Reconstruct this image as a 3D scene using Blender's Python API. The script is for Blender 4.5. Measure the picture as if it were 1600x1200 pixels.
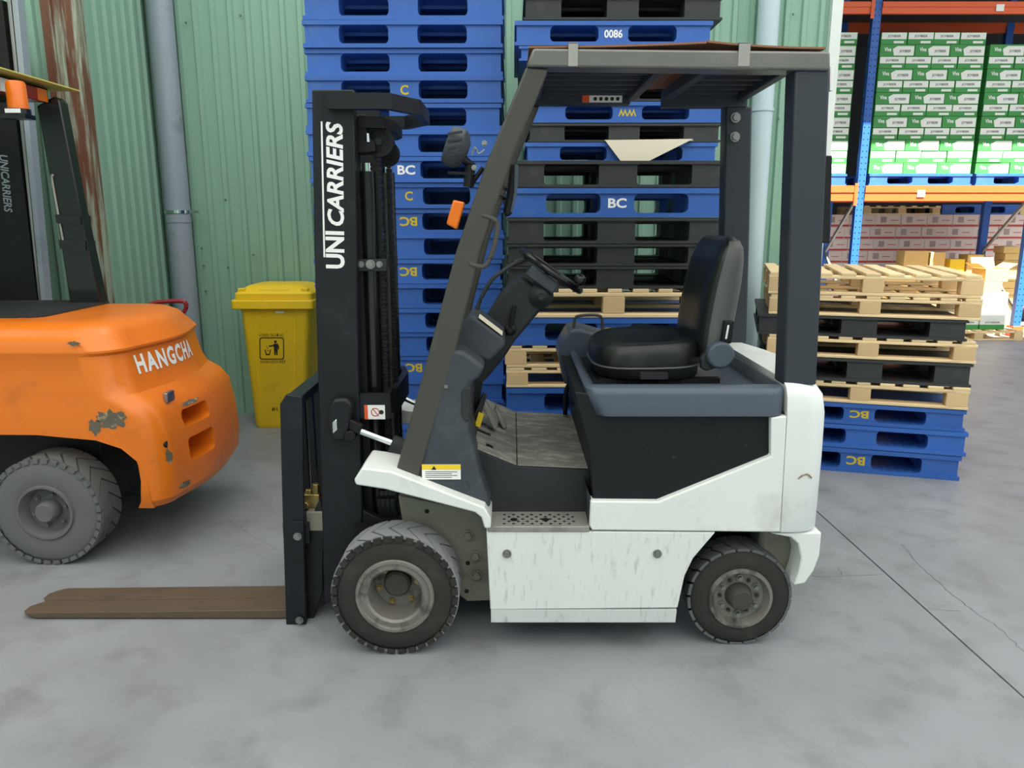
import bpy, bmesh, math, random
from mathutils import Vector, Matrix
random.seed(7)
sc = bpy.context.scene
for o in list(bpy.data.objects): bpy.data.objects.remove(o)
COL = sc.collection
# ------------------------------------------------------------------ camera
CAM_H, PITCH, FPX = 1.6, math.radians(12.2), 1202.0
cd = bpy.data.cameras.new('camera'); cam = bpy.data.objects.new('camera', cd); COL.objects.link(cam)
cam.location = (0, 0, CAM_H); cam.rotation_euler = (math.radians(90) - PITCH, 0, 0)
cd.sensor_width = 36; cd.lens = 36 * FPX / 1600; cd.clip_start = .02; cd.clip_end = 300
sc.camera = cam
# ------------------------------------------------------------------ sky, sun, exposure
w = bpy.data.worlds.new('sky'); sc.world = w; w.use_nodes = True
bg = w.node_tree.nodes['Background']; bg.inputs[0].default_value = (.86, .94, 1.0, 1); bg.inputs[1].default_value = 1.0
sd = bpy.data.lights.new('sun', 'SUN'); sd.energy = 30; sd.angle = .009; sd.color = (1, .95, .86)
sun = bpy.data.objects.new('sun', sd); COL.objects.link(sun); sun.location = (4, -4, 12)
sun.rotation_euler = Vector((-.18, 1.0, -1.85)).to_track_quat('-Z', 'Y').to_euler()
vs = sc.view_settings; vs.view_transform = 'Standard'; vs.look = 'None'; vs.gamma = 1; vs.use_curve_mapping = False
vs.exposure = 0.1

# ------------------------------------------------------------------ helpers
def at(px, py, Y):
    dx, dy = (px - 800) / FPX, (600 - py) / FPX
    c, s = math.cos(PITCH), math.sin(PITCH)
    t = Y / (c + dy * s)
    return Vector((t * dx, Y, CAM_H + t * (dy * c - s)))
def lin(c):
    return tuple(((v / 255) / 12.92 if v / 255 <= .04045 else ((v / 255 + .055) / 1.055) ** 2.4) for v in c)
def M(name, rgb, rough=.5, metal=0, var=.12, scale=5, dirt=None, damt=.5, dscale=4, bump=0, stretch=(1,1,1), rnd=0, spec=.5, coords='Object', dsoft=.12, emit=0):
    m = bpy.data.materials.new(name); m.use_nodes = True
    nt = m.node_tree; N = nt.nodes; L = nt.links; b = N['Principled BSDF']
    c = lin(rgb)
    tc = N.new('ShaderNodeTexCoord'); mp = N.new('ShaderNodeMapping'); L.new(tc.outputs[coords], mp.inputs[0])
    mp.inputs['Scale'].default_value = stretch
    nz = N.new('ShaderNodeTexNoise'); nz.inputs['Scale'].default_value = scale; nz.inputs['Detail'].default_value = 6
    L.new(mp.outputs[0], nz.inputs[0])
    mx = N.new('ShaderNodeMix'); mx.data_type = 'RGBA'
    lo = [max(0, v * (1 - var)) for v in c]; hi = [min(1, v * (1 + var)) for v in c]
    mx.inputs[6].default_value = (*lo, 1); mx.inputs[7].default_value = (*hi, 1)
    L.new(nz.outputs[0], mx.inputs[0]); out = mx.outputs[2]
    if rnd:
        oi = N.new('ShaderNodeObjectInfo'); hs = N.new('ShaderNodeHueSaturation')
        mr = N.new('ShaderNodeMapRange'); mr.inputs[3].default_value = 1 - rnd; mr.inputs[4].default_value = 1 + rnd
        L.new(oi.outputs['Random'], mr.inputs[0]); L.new(mr.outputs[0], hs.inputs['Value']); L.new(out, hs.inputs['Color']); out = hs.outputs[0]
    if dirt:
        n2 = N.new('ShaderNodeTexNoise'); n2.inputs['Scale'].default_value = dscale; n2.inputs['Detail'].default_value = 8; n2.inputs['Roughness'].default_value = .65
        L.new(mp.outputs[0], n2.inputs[0])
        rp = N.new('ShaderNodeMapRange'); rp.inputs[1].default_value = .68 - damt * .36; rp.inputs[2].default_value = .68 - damt * .36 + dsoft; rp.clamp = True
        L.new(n2.outputs[0], rp.inputs[0])
        m2 = N.new('ShaderNodeMix'); m2.data_type = 'RGBA'; m2.inputs[7].default_value = (*lin(dirt), 1)
        L.new(out, m2.inputs[6]); L.new(rp.outputs[0], m2.inputs[0]); out = m2.outputs[2]
    L.new(out, b.inputs['Base Color'])
    b.inputs['Roughness'].default_value = rough; b.inputs['Metallic'].default_value = metal; b.inputs['Specular IOR Level'].default_value = spec
    if bump:
        bp = N.new('ShaderNodeBump'); bp.inputs['Strength'].default_value = bump; bp.inputs['Distance'].default_value = .01
        L.new(nz.outputs[0], bp.inputs['Height']); L.new(bp.outputs[0], b.inputs['Normal'])
    if emit:
        b.inputs['Emission Color'].default_value = (*c, 1); b.inputs['Emission Strength'].default_value = emit
    return m
WLOC = {}
def smooth(me, ang=35):
    me.polygons.foreach_set('use_smooth', [True] * len(me.polygons))
    me.set_sharp_from_angle(angle=math.radians(ang))
def obj(name, bm, mat, parent=None, bevel=0, seg=2, ang=35, local=False):
    """bm in world coordinates unless local; one mesh object"""
    bmesh.ops.recalc_face_normals(bm, faces=bm.faces)
    me = bpy.data.meshes.new(name)
    if local: org = Vector()
    elif parent is not None: org = WLOC.get(parent.name, Vector())
    else:
        xs = [v.co for v in bm.verts]
        lo = Vector([min(v[i] for v in xs) for i in range(3)]); hi = Vector([max(v[i] for v in xs) for i in range(3)])
        org = Vector(((lo.x + hi.x) / 2, (lo.y + hi.y) / 2, lo.z))
    bmesh.ops.translate(bm, verts=bm.verts, vec=-org)
    bm.to_mesh(me); bm.free(); smooth(me, ang)
    for m in (mat if isinstance(mat, (list, tuple)) else [mat]): me.materials.append(m)
    o = bpy.data.objects.new(name, me); COL.objects.link(o)
    if parent is not None: o.parent = parent; WLOC[o.name] = WLOC.get(parent.name, Vector()) if not local else Vector()
    else:
        o.location = org; WLOC[o.name] = org
    if bevel:
        b = o.modifiers.new('bevel', 'BEVEL'); b.width = bevel; b.segments = seg; b.limit_method = 'ANGLE'; b.angle_limit = math.radians(40)
    return o
def tag(o, label, cat, group=None, kind=None):
    o['label'] = label; o['category'] = cat
    if group: o['group'] = group
    if kind: o['kind'] = kind
    return o
def struct(o): o['kind'] = 'structure'; return o
def empty(name, loc, label=None, cat=None, group=None, rz=0):
    o = bpy.data.objects.new(name, None); COL.objects.link(o); o.location = loc; o.rotation_euler = (0, 0, rz); o.empty_display_size = .1
    WLOC[o.name] = Vector(loc)
    if label: tag(o, label, cat, group)
    return o
def copy_tree(o, parent=None):
    c = o.copy(); COL.objects.link(c); c.parent = parent
    for ch in list(o.children): copy_tree(ch, c)
    return c
def B(): return bmesh.new()
def box(bm, x0, x1, y0, y1, z0, z1):
    v = [bm.verts.new((x, y, z)) for z in (z0, z1) for y in (y0, y1) for x in (x0, x1)]
    for f in ((0,2,3,1), (4,5,7,6), (0,1,5,4), (2,6,7,3), (0,4,6,2), (1,3,7,5)): bm.faces.new([v[i] for i in f])
    return v
def hexa(bm, pts8):
    v = [bm.verts.new(p) for p in pts8]
    for f in ((0,2,3,1), (4,5,7,6), (0,1,5,4), (2,6,7,3), (0,4,6,2), (1,3,7,5)): bm.faces.new([v[i] for i in f])
def bar(bm, p0, p1, wdt, hgt, up=Vector((0, 0, 1))):
    p0, p1 = Vector(p0), Vector(p1); d = (p1 - p0).normalized()
    s = d.cross(up)
    if s.length < 1e-4: s = d.cross(Vector((0, 1, 0)))
    s.normalize(); u = s.cross(d)
    pts = []
    for z in (-hgt / 2, hgt / 2):
        for p in (p0, p1):
            for x in (-wdt / 2, wdt / 2): pts.append(p + s * x + u * z)
    hexa(bm, pts)
def prism(bm, poly, off):
    """closed polygon of Vectors swept along off"""
    off = Vector(off)
    a = [bm.verts.new(p) for p in poly]; b = [bm.verts.new(Vector(p) + off) for p in poly]
    n = len(a); bm.faces.new(a); bm.faces.new(b[::-1])
    for i in range(n): bm.faces.new((a[i], b[i], b[(i + 1) % n], a[(i + 1) % n]))
def pxp(bm, pts, Y0, Y1):
    prism(bm, [at(x, y, Y0) for x, y in pts], (0, Y1 - Y0, 0))
def frame_of(d):
    d = d.normalized(); a = Vector((0, 0, 1)) if abs(d.z) < .9 else Vector((0, 1, 0))
    s = d.cross(a).normalized(); return s, s.cross(d).normalized()
def tube(bm, pts, r, seg=10, r1=None, cap=True):
    pts = [Vector(p) for p in pts]; rings = []
    for i, p in enumerate(pts):
        d = (pts[min(i + 1, len(pts) - 1)] - pts[max(i - 1, 0)])
        s, u = frame_of(d)
        rr = r if r1 is None else r + (r1 - r) * i / (len(pts) - 1)
        rings.append([bm.verts.new(p + (s * math.cos(2 * math.pi * k / seg) + u * math.sin(2 * math.pi * k / seg)) * rr) for k in range(seg)])
    for a, b in zip(rings, rings[1:]):
        for k in range(seg): bm.faces.new((a[k], a[(k + 1) % seg], b[(k + 1) % seg], b[k]))
    if cap: bm.faces.new(rings[0]); bm.faces.new(rings[-1][::-1])
def curve(pts, n=6):
    """Catmull-Rom through points"""
    P = [Vector(p) for p in pts]; out = []
    for i in range(len(P) - 1):
        a, b, c, d = P[max(i - 1, 0)], P[i], P[i + 1], P[min(i + 2, len(P) - 1)]
        for k in range(n):
            t = k / n
            out.append(.5 * ((2 * b) + (c - a) * t + (2 * a - 5 * b + 4 * c - d) * t * t + (3 * b - a - 3 * c + d) * t ** 3))
    return out + [P[-1]]
def lathe(bm, c, prof, seg=40, axis='Y', closed=False):
    """prof: (along axis, radius)"""
    c = Vector(c); rings = []
    for a, r in prof:
        ring = []
        for k in range(seg):
            t = 2 * math.pi * k / seg
            p = {'Y': (r * math.cos(t), a, r * math.sin(t)), 'Z': (r * math.cos(t), r * math.sin(t), a), 'X': (a, r * math.cos(t), r * math.sin(t))}[axis]
            ring.append(bm.verts.new(c + Vector(p)))
        rings.append(ring)
    pairs = list(zip(rings, rings[1:])) + ([(rings[-1], rings[0])] if closed else [])
    for a, b in pairs:
        for k in range(seg): bm.faces.new((a[k], a[(k + 1) % seg], b[(k + 1) % seg], b[k]))
    if not closed:
        bm.faces.new(rings[0]); bm.faces.new(rings[-1][::-1])
def loft(bm, secs, cap=True):
    R = [[bm.verts.new(p) for p in s] for s in secs]; n = len(R[0])
    for a, b in zip(R, R[1:]):
        for k in range(n): bm.faces.new((a[k], a[(k + 1) % n], b[(k + 1) % n], b[k]))
    if cap: bm.faces.new(R[0]); bm.faces.new(R[-1][::-1])
def ball(bm, c, r, sx=1, sy=1, sz=1):
    g = bmesh.ops.create_uvsphere(bm, u_segments=16, v_segments=10, radius=r)
    for v in g['verts']: v.co = Vector((v.co.x * sx, v.co.y * sy, v.co.z * sz)) + Vector(c)
def rrect(x0, x1, z0, z1, r, n=4):
    """rounded rectangle outline (2D)"""
    out = []
    for cx, cz, a0 in ((x1 - r, z0 + r, -90), (x1 - r, z1 - r, 0), (x0 + r, z1 - r, 90), (x0 + r, z0 + r, 180)):
        for k in range(n + 1):
            a = math.radians(a0 + 90 * k / n); out.append((cx + r * math.cos(a), cz + r * math.sin(a)))
    return out
def text(name, body, mat, parent, o, xd, yd, w=None, h=None, depth=.0015, shear=0, bold=0, local=False, center=False, space=1.0):
    cu = bpy.data.curves.new(name, 'FONT'); cu.body = body; cu.shear = shear; cu.offset = bold; cu.size = 1; cu.extrude = 0; cu.space_character = space
    cu.resolution_u = 3
    t = bpy.data.objects.new(name, cu); COL.objects.link(t)
    dg = bpy.context.evaluated_depsgraph_get(); dg.update()
    me = bpy.data.meshes.new_from_object(t.evaluated_get(dg)); bpy.data.objects.remove(t); bpy.data.curves.remove(cu)
    xs = [v.co.x for v in me.vertices]; ys = [v.co.y for v in me.vertices]
    x0, x1, y0, y1 = min(xs), max(xs), min(ys), max(ys)
    sy = h / (y1 - y0) if h else None; sx = w / (x1 - x0) if w else sy
    if sy is None: sy = sx
    xd, yd = Vector(xd).normalized(), Vector(yd).normalized(); n = xd.cross(yd).normalized()
    off = Vector() if local or parent is None else WLOC.get(parent.name, Vector())
    ox = (x1 - x0) / 2 if center else 0; oy = (y1 - y0) / 2 if center else 0
    for v in me.vertices:
        v.co = Vector(o) + xd * ((v.co.x - x0 - ox) * sx) + yd * ((v.co.y - y0 - oy) * sy) + n * depth - off
    me.name = name; me.materials.clear(); me.materials.append(mat)
    ob = bpy.data.objects.new(name, me); COL.objects.link(ob)
    if parent is not None: ob.parent = parent
    return ob
ORD = ['lowest', 'second', 'third', 'fourth', 'fifth', 'sixth', 'seventh', 'eighth', 'ninth', 'tenth', 'eleventh', 'twelfth', 'thirteenth', 'fourteenth', 'fifteenth', 'sixteenth', 'seventeenth', 'eighteenth', 'nineteenth', 'twentieth', 'twenty-first', 'twenty-second']
LR = ['leftmost', 'second from left', 'third from left', 'fourth from left', 'fifth from left', 'sixth from left', 'seventh from left', 'eighth from left', 'ninth from left', 'tenth from left']

# ------------------------------------------------------------------ materials
m_concrete = M('concrete', (137, 140, 145), .5, var=.26, scale=2.2, dirt=(113, 112, 113), damt=.5, dscale=4.5, dsoft=.3, bump=.08)
m_groove = M('joint_dark', (40, 40, 42), .9)
m_wall = M('green_sheet', (138, 176, 156), .42, var=.06, scale=1.2, stretch=(1, 1, .25), dirt=(112, 146, 128), damt=.3, dscale=2, dsoft=.3)
m_rust = M('rusty_flashing', (165, 178, 160), .6, var=.1, scale=3, stretch=(9, 9, .7), dirt=(112, 72, 52), damt=.78, dscale=1.6, dsoft=.12)
m_whitetrim = M('white_trim', (222, 228, 224), .5)
m_pipe = M('grey_pvc', (150, 160, 172), .4, var=.05, dirt=(130, 138, 146), damt=.3)
m_pipe2 = M('pale_pvc', (186, 206, 212), .4, var=.05)
m_chrome = M('chrome', (225, 228, 230), .16, 1, var=.03)
m_steel = M('steel', (150, 150, 148), .4, .9, var=.15, scale=20)
m_screw = M('screw_grey', (120, 135, 128), .4, .6)
m_roof = M('shed_roof', (120, 122, 122), .7)
m_white = M('white_paint', (226, 229, 226), .4, var=.03, scale=3, dirt=(196, 196, 190), damt=.32, dscale=5, dsoft=.25)
m_whitedirty = M('white_paint_scuffed', (222, 225, 222), .45, var=.05, scale=3, dirt=(150, 144, 134), damt=.34, dscale=30, stretch=(1.8, 1, .35), dsoft=.3)
m_tan = M('grimy_frame', (128, 124, 112), .65, var=.2, scale=6, dirt=(78, 75, 68), damt=.5, dscale=6, dsoft=.3)
m_slate = M('slate_plastic', (76, 85, 97), .36, spec=.4, var=.06, scale=3, dirt=(98, 104, 108), damt=.25, dsoft=.3)
m_batt = M('black_panel', (24, 26, 28), .55, spec=.25, var=.2, scale=60, dirt=(66, 67, 66), damt=.12, dscale=30)
m_mast = M('mast_black', (26, 28, 33), .42, spec=.3, var=.15, scale=5, dirt=(52, 56, 62), damt=.28, dscale=5, dsoft=.35)
m_black = M('black_metal', (20, 21, 23), .5, spec=.3, var=.15)
m_cyl = M('black_gloss', (20, 21, 23), .25, var=.1)
m_pillar = M('pillar_grey', (72, 70, 66), .45, spec=.3, var=.06, scale=4)
m_pillar2 = M('pillar_slate', (54, 59, 66), .45, spec=.3, var=.06, scale=4)
m_rail = M('rail_grey', (112, 111, 107), .32, .3, var=.15, scale=4, dirt=(140, 138, 132), damt=.35, dsoft=.35)
m_cowl = M('cowl_plastic', (62, 67, 73), .5, spec=.3, var=.1, scale=4, dirt=(94, 96, 98), damt=.3, dscale=4, dsoft=.4)
m_dark = M('dark_plastic', (44, 46, 48), .5, spec=.3, var=.1, scale=6, dirt=(84, 84, 82), damt=.25, dsoft=.3)
m_vinyl = M('black_vinyl', (26, 28, 27), .34, spec=.4, var=.15, scale=3, dirt=(78, 78, 70), damt=.3, dscale=3, dsoft=.4, bump=.05)
m_vinylgrey = M('seat_shell', (86, 87, 85), .5, var=.1, scale=4)
m_tyre = M('tyre_rubber', (52, 50, 48), .8, spec=.2, var=.2, scale=9, dirt=(82, 78, 73), damt=.35, dscale=8, dsoft=.3)
m_tread = M('tread_grey', (142, 143, 146), .8, var=.12, scale=9)
m_tread2 = M('tread_dark', (92, 93, 96), .8, var=.15, scale=9)
m_rim = M('rim_worn', (128, 124, 118), .5, .3, var=.2, scale=12, dirt=(72, 68, 64), damt=.5, dscale=9)
m_rimdark = M('hub_dark', (62, 58, 54), .7, var=.2, scale=12)
m_brass = M('brass', (168, 148, 96), .35, .9, var=.2, scale=30)
m_fork = M('fork_steel', (98, 82, 68), .6, .25, var=.25, scale=5, stretch=(1, 3, 1), dirt=(66, 56, 50), damt=.45, dscale=5, dsoft=.3)
m_mat = M('worn_floor_mat', (122, 121, 115), .7, var=.3, scale=14, dirt=(180, 176, 164), damt=.5, dscale=14, stretch=(1, 1.6, 1), dsoft=.25)
m_step = M('step_plate', (150, 148, 142), .5, .3, var=.15, scale=8, dirt=(96, 94, 90), damt=.45, dscale=8, dsoft=.3)
m_orangelens = M('orange_lens', (228, 112, 18), .25, var=.1, scale=20)
m_redlens = M('red_lens', (150, 25, 22), .2)
m_white_ink = M('white_lettering', (240, 240, 238), .5, var=.02)
m_black_ink = M('black_lettering', (25, 25, 25), .6)
m_yellow_ink = M('yellow_spray', (205, 180, 40), .7, var=.15)
m_orange_ink = M('orange_sticker', (230, 90, 40), .5)
m_yellowst = M('yellow_sticker', (240, 205, 40), .5)
m_red_ink = M('red_ink', (190, 60, 50), .6)
m_orange = M('orange_paint', (228, 118, 24), .33, var=.05, scale=2, dirt=(190, 98, 28), damt=.34, dscale=5, dsoft=.3)
m_scrape = M('scraped_patch', (98, 92, 78), .7, var=.3, scale=20, dirt=(190, 170, 130), damt=.35, dscale=22)
m_orangetyre = M('dusty_tyre', (98, 98, 98), .8, var=.12, scale=9)
m_yroof = M('yellow_roof_sheet', (215, 210, 110), .5, var=.05)
m_blue = M('blue_plastic', (50, 98, 178), .45, var=.12, scale=4, dirt=(80, 116, 176), damt=.3, dscale=5, dsoft=.3, rnd=.1)
m_blackpl = M('black_plastic', (56, 58, 58), .5, spec=.3, var=.12, scale=4, dirt=(80, 80, 78), damt=.3, dscale=6, dsoft=.3, rnd=.12)
m_wood = M('pine', (236, 208, 162), .75, var=.16, scale=4, stretch=(.7, 9, 9), dirt=(150, 118, 84), damt=.35, dscale=5, dsoft=.3, rnd=.14)
m_woodend = M('pine_block', (222, 190, 142), .8, var=.2, scale=7, dirt=(150, 112, 72), damt=.4, dscale=9, dsoft=.3, rnd=.12)
m_bin = M('bin_yellow', (255, 208, 34), .42, var=.07, scale=3, dirt=(205, 168, 40), damt=.3, dscale=6, dsoft=.3)
m_card = M('cardboard', (142, 98, 72), .8, var=.1, scale=6)
m_cream = M('cream_board', (226, 216, 194), .75, var=.05)
m_kraft = M('kraft_box', (214, 178, 112), .8, var=.08, rnd=.1)
m_green = M('carton_green', (58, 140, 68), .6, var=.06, rnd=.06)
m_cwhite = M('carton_white', (228, 230, 224), .6, var=.04)
m_redcarton = M('carton_pale', (226, 206, 198), .7, var=.05, rnd=.06)
m_rackblue = M('rack_blue', (38, 92, 176), .45, var=.06)
m_rackorange = M('rack_orange', (226, 92, 40), .45, var=.06)
m_tape = M('clear_tape', (158, 156, 150), .2, var=.1)
m_redtube = M('red_tube', (150, 36, 46), .35)
m_mirror = M('mirror_glass', (150, 155, 160), .05, 1)
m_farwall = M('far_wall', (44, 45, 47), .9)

# added roof material, passes soft daylight down to brighten floor and wall
m_diffuser = bpy.data.materials.new('added_diffuser'); m_diffuser.use_nodes = True
_n = m_diffuser.node_tree; _n.nodes.remove(_n.nodes['Principled BSDF'])
_t = _n.nodes.new('ShaderNodeBsdfTranslucent'); _t.inputs[0].default_value = (.46, .47, .475, 1)
_d = _n.nodes.new('ShaderNodeBsdfDiffuse'); _d.inputs[0].default_value = (.5, .5, .5, 1)
_x = _n.nodes.new('ShaderNodeMixShader'); _n.links.new(_d.outputs[0], _x.inputs[1]); _n.links.new(_t.outputs[0], _x.inputs[2]); _n.links.new(_x.outputs[0], _n.nodes['Material Output'].inputs[0])

# ------------------------------------------------------------------ setting
JA, JB = at(1283, 805, 1), at(1600, 1090, 1)
def ground(px, py):
    a = at(px, py, 1.0); d = a - Vector((0, 0, CAM_H)); t = CAM_H / -d.z; return Vector((0, 0, CAM_H)) + d * t
g0, g1 = ground(1283, 805), ground(1600, 1090)
jd = (g1 - g0).normalized(); jn = Vector((-jd.y, jd.x, 0))
if jn.x > 0: jn = -jn                                   # points to the left slab
P0, P1 = g0 - jd * 9, g0 + jd * 9
bm = B(); hw = .004
left = [P0 + jn * hw, P1 + jn * hw, Vector((-14, P1.y, 0)), Vector((-14, P0.y, 0))]
prism(bm, left, (0, 0, -.03))
fl = struct(obj('floor', bm, m_concrete))
fb = B(); right = [P0 - jn * hw, P1 - jn * hw, Vector((14, P1.y, 0)), Vector((14, P0.y, 0))]
prism(fb, right, (0, 0, -.03)); obj('slab', fb, m_concrete, fl)
fb = B(); box(fb, -14, 14, max(P0.y, P1.y) - .01, 24, -.03, 0); obj('slab', fb, m_concrete, fl)
fb = B(); box(fb, -14, 14, -16, min(P0.y, P1.y) - .001, -.03, 0); obj('slab', fb, m_concrete, fl)
fb = B(); box(fb, -14, 14, -16, 24, -.06, -.0305); obj('subfloor', fb, m_groove, fl)
# hairline cracks, thin dark slits in the slab
def crack(pts, wd=.003):
    b_ = B(); G = [ground(*p) for p in pts]; Q = []
    for a, c in zip(G, G[1:]):
        for k in range(5): Q.append(a.lerp(c, k / 5) + Vector((random.uniform(-.008, .008), random.uniform(-.008, .008), 0)))
    Q.append(G[-1]); v0 = v1 = None
    for i, q in enumerate(Q):
        w_ = wd * (.4 + .6 * random.random()); n = Vector((0, w_, 0)) if abs(G[-1].x - G[0].x) > abs(G[-1].y - G[0].y) else Vector((w_, 0, 0))
        a_, c_ = b_.verts.new(q - n / 2 + Vector((0, 0, .0006))), b_.verts.new(q + n / 2 + Vector((0, 0, .0006)))
        if v0: b_.faces.new((v0, a_, c_, v1))
        v0, v1 = a_, c_
    obj('crack', b_, m_groove, fl)
crack([(1408, 850), (1440, 885), (1465, 910), (1500, 938), (1525, 957), (1600, 952)])
crack([(1525, 957), (1555, 975), (1580, 1000), (1600, 1018)], .002)
crack([(1270, 900), (1320, 900), (1380, 897)], .002); crack([(1310, 885), (1314, 900)], .002); crack([(1445, 952), (1500, 955)], .002)
crack([(345, 800), (380, 830), (437, 862)], .002)

def ribbed(p0, p1, z1, nrm, period=.131, dep=.022):
    """vertical trapezoid-rib sheet from p0 to p1, ribs standing out along nrm"""
    b_ = B(); p0, p1 = Vector(p0), Vector(p1); d = (p1 - p0); Lh = d.length; d.normalize(); n = Vector(nrm)
    prof = [(0, 0)]; x = 0
    while x < Lh:
        for a, e in ((.52, 0), (.60, 1), (.84, 1), (.92, 0)):
            if x + a * period < Lh: prof.append((x + a * period, e * dep))
        prof.append((min(x + period, Lh), 0)); x += period
    front = [p0 + d * a + n * e for a, e in prof]
    rows = []
    for z in (0, z1): rows.append([b_.verts.new((q.x, q.y, z)) for q in front])
    for i in range(len(front) - 1): b_.faces.new((rows[0][i], rows[0][i + 1], rows[1][i + 1], rows[1][i]))
    return b_
WY, WX0, WX1, WYF = 6.25, -2.74, 2.40, 5.2
def wall(name, p0, p1, nrm, back, z1=9.0):
    w_ = struct(obj(name, ribbed(p0, p1, z1, nrm), m_wall, ang=20))
    b_ = B(); p0, p1 = Vector(p0), Vector(p1); nn = Vector(nrm)
    prism(b_, [p0 - nn * .012, p1 - nn * .012, p1 - nn * .1, p0 - nn * .1], (0, 0, z1)); obj('backing', b_, m_wall, w_)
    return w_
wb = wall('wall_back', (WX0, WY, 0), (WX1, WY, 0), (0, -1, 0), .1)
wl = wall('wall_left', (WX0, WYF + .02, 0), (WX0, WY, 0), (1, 0, 0), .1)
wf = wall('wall_front_left', (-9, WYF, 0), (WX0 - .05, WYF, 0), (0, -1, 0), .1)
for px, py in ((290, 35), (352, 312), (375, 24), (315, 388), (318, 415), (356, 418), (395, 398), (321, 455), (1187, 20), (1240, 22), (1217, 186)):
    p = at(px, py, WY - .028); b_ = B(); lathe(b_, p, [(-.006, .007), (0, .009), (.006, .009)], 8); obj('screw', b_, m_screw, wb)
for px, py in ((38, 204), (58, 375), (65, 440)):
    p = at(px, py, WYF - .028); b_ = B(); lathe(b_, p, [(-.006, .006), (.006, .008)], 8); obj('screw', b_, m_screw, wf)
b_ = B(); box(b_, WX0 - .19, WX0 + .03, WYF - .04, WYF - .02, 0, 9.0); box(b_, WX0 + .012, WX0 + .03, WYF - .02, WYF + .05, 0, 9.0)
for k in (-.13, -.07): box(b_, WX0 + k - .012, WX0 + k + .012, WYF - .05, WYF - .04, 0, 9.0)
struct(obj('trim_1', b_, m_rust))
b_ = B(); box(b_, WX1 - .01, WX1 + .07, WY - .05, WY + .15, 0, 9.0); struct(obj('trim_2', b_, m_whitetrim))
b_ = B(); box(b_, WX1 - .02, WX1 + .05, WY + .15, 8.2, 0, 9.0); struct(obj('wall_right_return', b_, m_wall))
# unseen roofs added to shade the yard; gap between puts sun on rack
b_ = B(); b_.faces.new([b_.verts.new(v) for v in ((-14, -9.5, 9), (14, -9.5, 9), (14, 5.6, 9), (-14, 5.6, 9))]); struct(obj('ceiling_added', b_, m_diffuser))  # unseen sheet, added for soft top light and to stop direct sun
b_ = B(); box(b_, 2.5, 16, 9.2, 18, 5.2, 5.3); struct(obj('ceiling_shelter_added', b_, m_farwall))  # unseen roof, edge and height set to shade the upper rack
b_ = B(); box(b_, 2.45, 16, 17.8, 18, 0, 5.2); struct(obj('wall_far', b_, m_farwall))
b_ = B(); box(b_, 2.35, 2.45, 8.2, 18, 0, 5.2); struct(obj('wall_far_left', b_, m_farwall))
b_ = B(); box(b_, -9.1, -9.0, -3, WYF, 0, 9.0); struct(obj('wall_side_added', b_, m_wall))  # unseen wall added to hold back light from the left
b_ = B(); box(b_, -14, 14, -10.2, -10, 0, 4.5); struct(obj('wall_yard_added', b_, m_wall))  # unseen wall added behind the camera to cut low frontal sky light
# down pipes
def downpipe(px, py, Y, r, mat, label):
    p = at(px, py, Y); b_ = B(); tube(b_, [(p.x, Y, .12), (p.x, Y, 3.3), (p.x, Y, 8.9)], r, 24)
    o = tag(obj('drain_pipe', b_, mat), label, 'pipe'); return o, p.x
o, X = downpipe(278, 330, WY - .13, .092, m_pipe, 'grey plastic drain pipe in the corner beside the yellow bin')
zc = at(285, 331, WY - .13).z
b_ = B(); lathe(b_, (X, WY - .13, zc), [(-.012, .094), (-.012, .1), (.012, .1), (.012, .094)], 24, 'Z', True)
box(b_, X + .09, X + .16, WY - .145, WY - .115, zc - .01, zc + .01); obj('clamp', b_, m_chrome, o)
b_ = B(); lathe(b_, (X, WY - .13, zc - .05), [(-.03, .093), (-.03, .097), (.03, .097), (.03, .093)], 24, 'Z', True); obj('coupling', b_, m_pipe, o)
o, X = downpipe(1186, 250, WY - .11, .078, m_pipe2, 'pale plastic drain pipe on the wall behind the forklift seat')
b_ = B(); zc = at(1190, 172, WY - .11).z; lathe(b_, (X, WY - .11, zc), [(-.012, .079), (-.012, .085), (.012, .085), (.012, .079)], 20, 'Z', True); obj('clamp', b_, m_pipe2, o)

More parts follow.
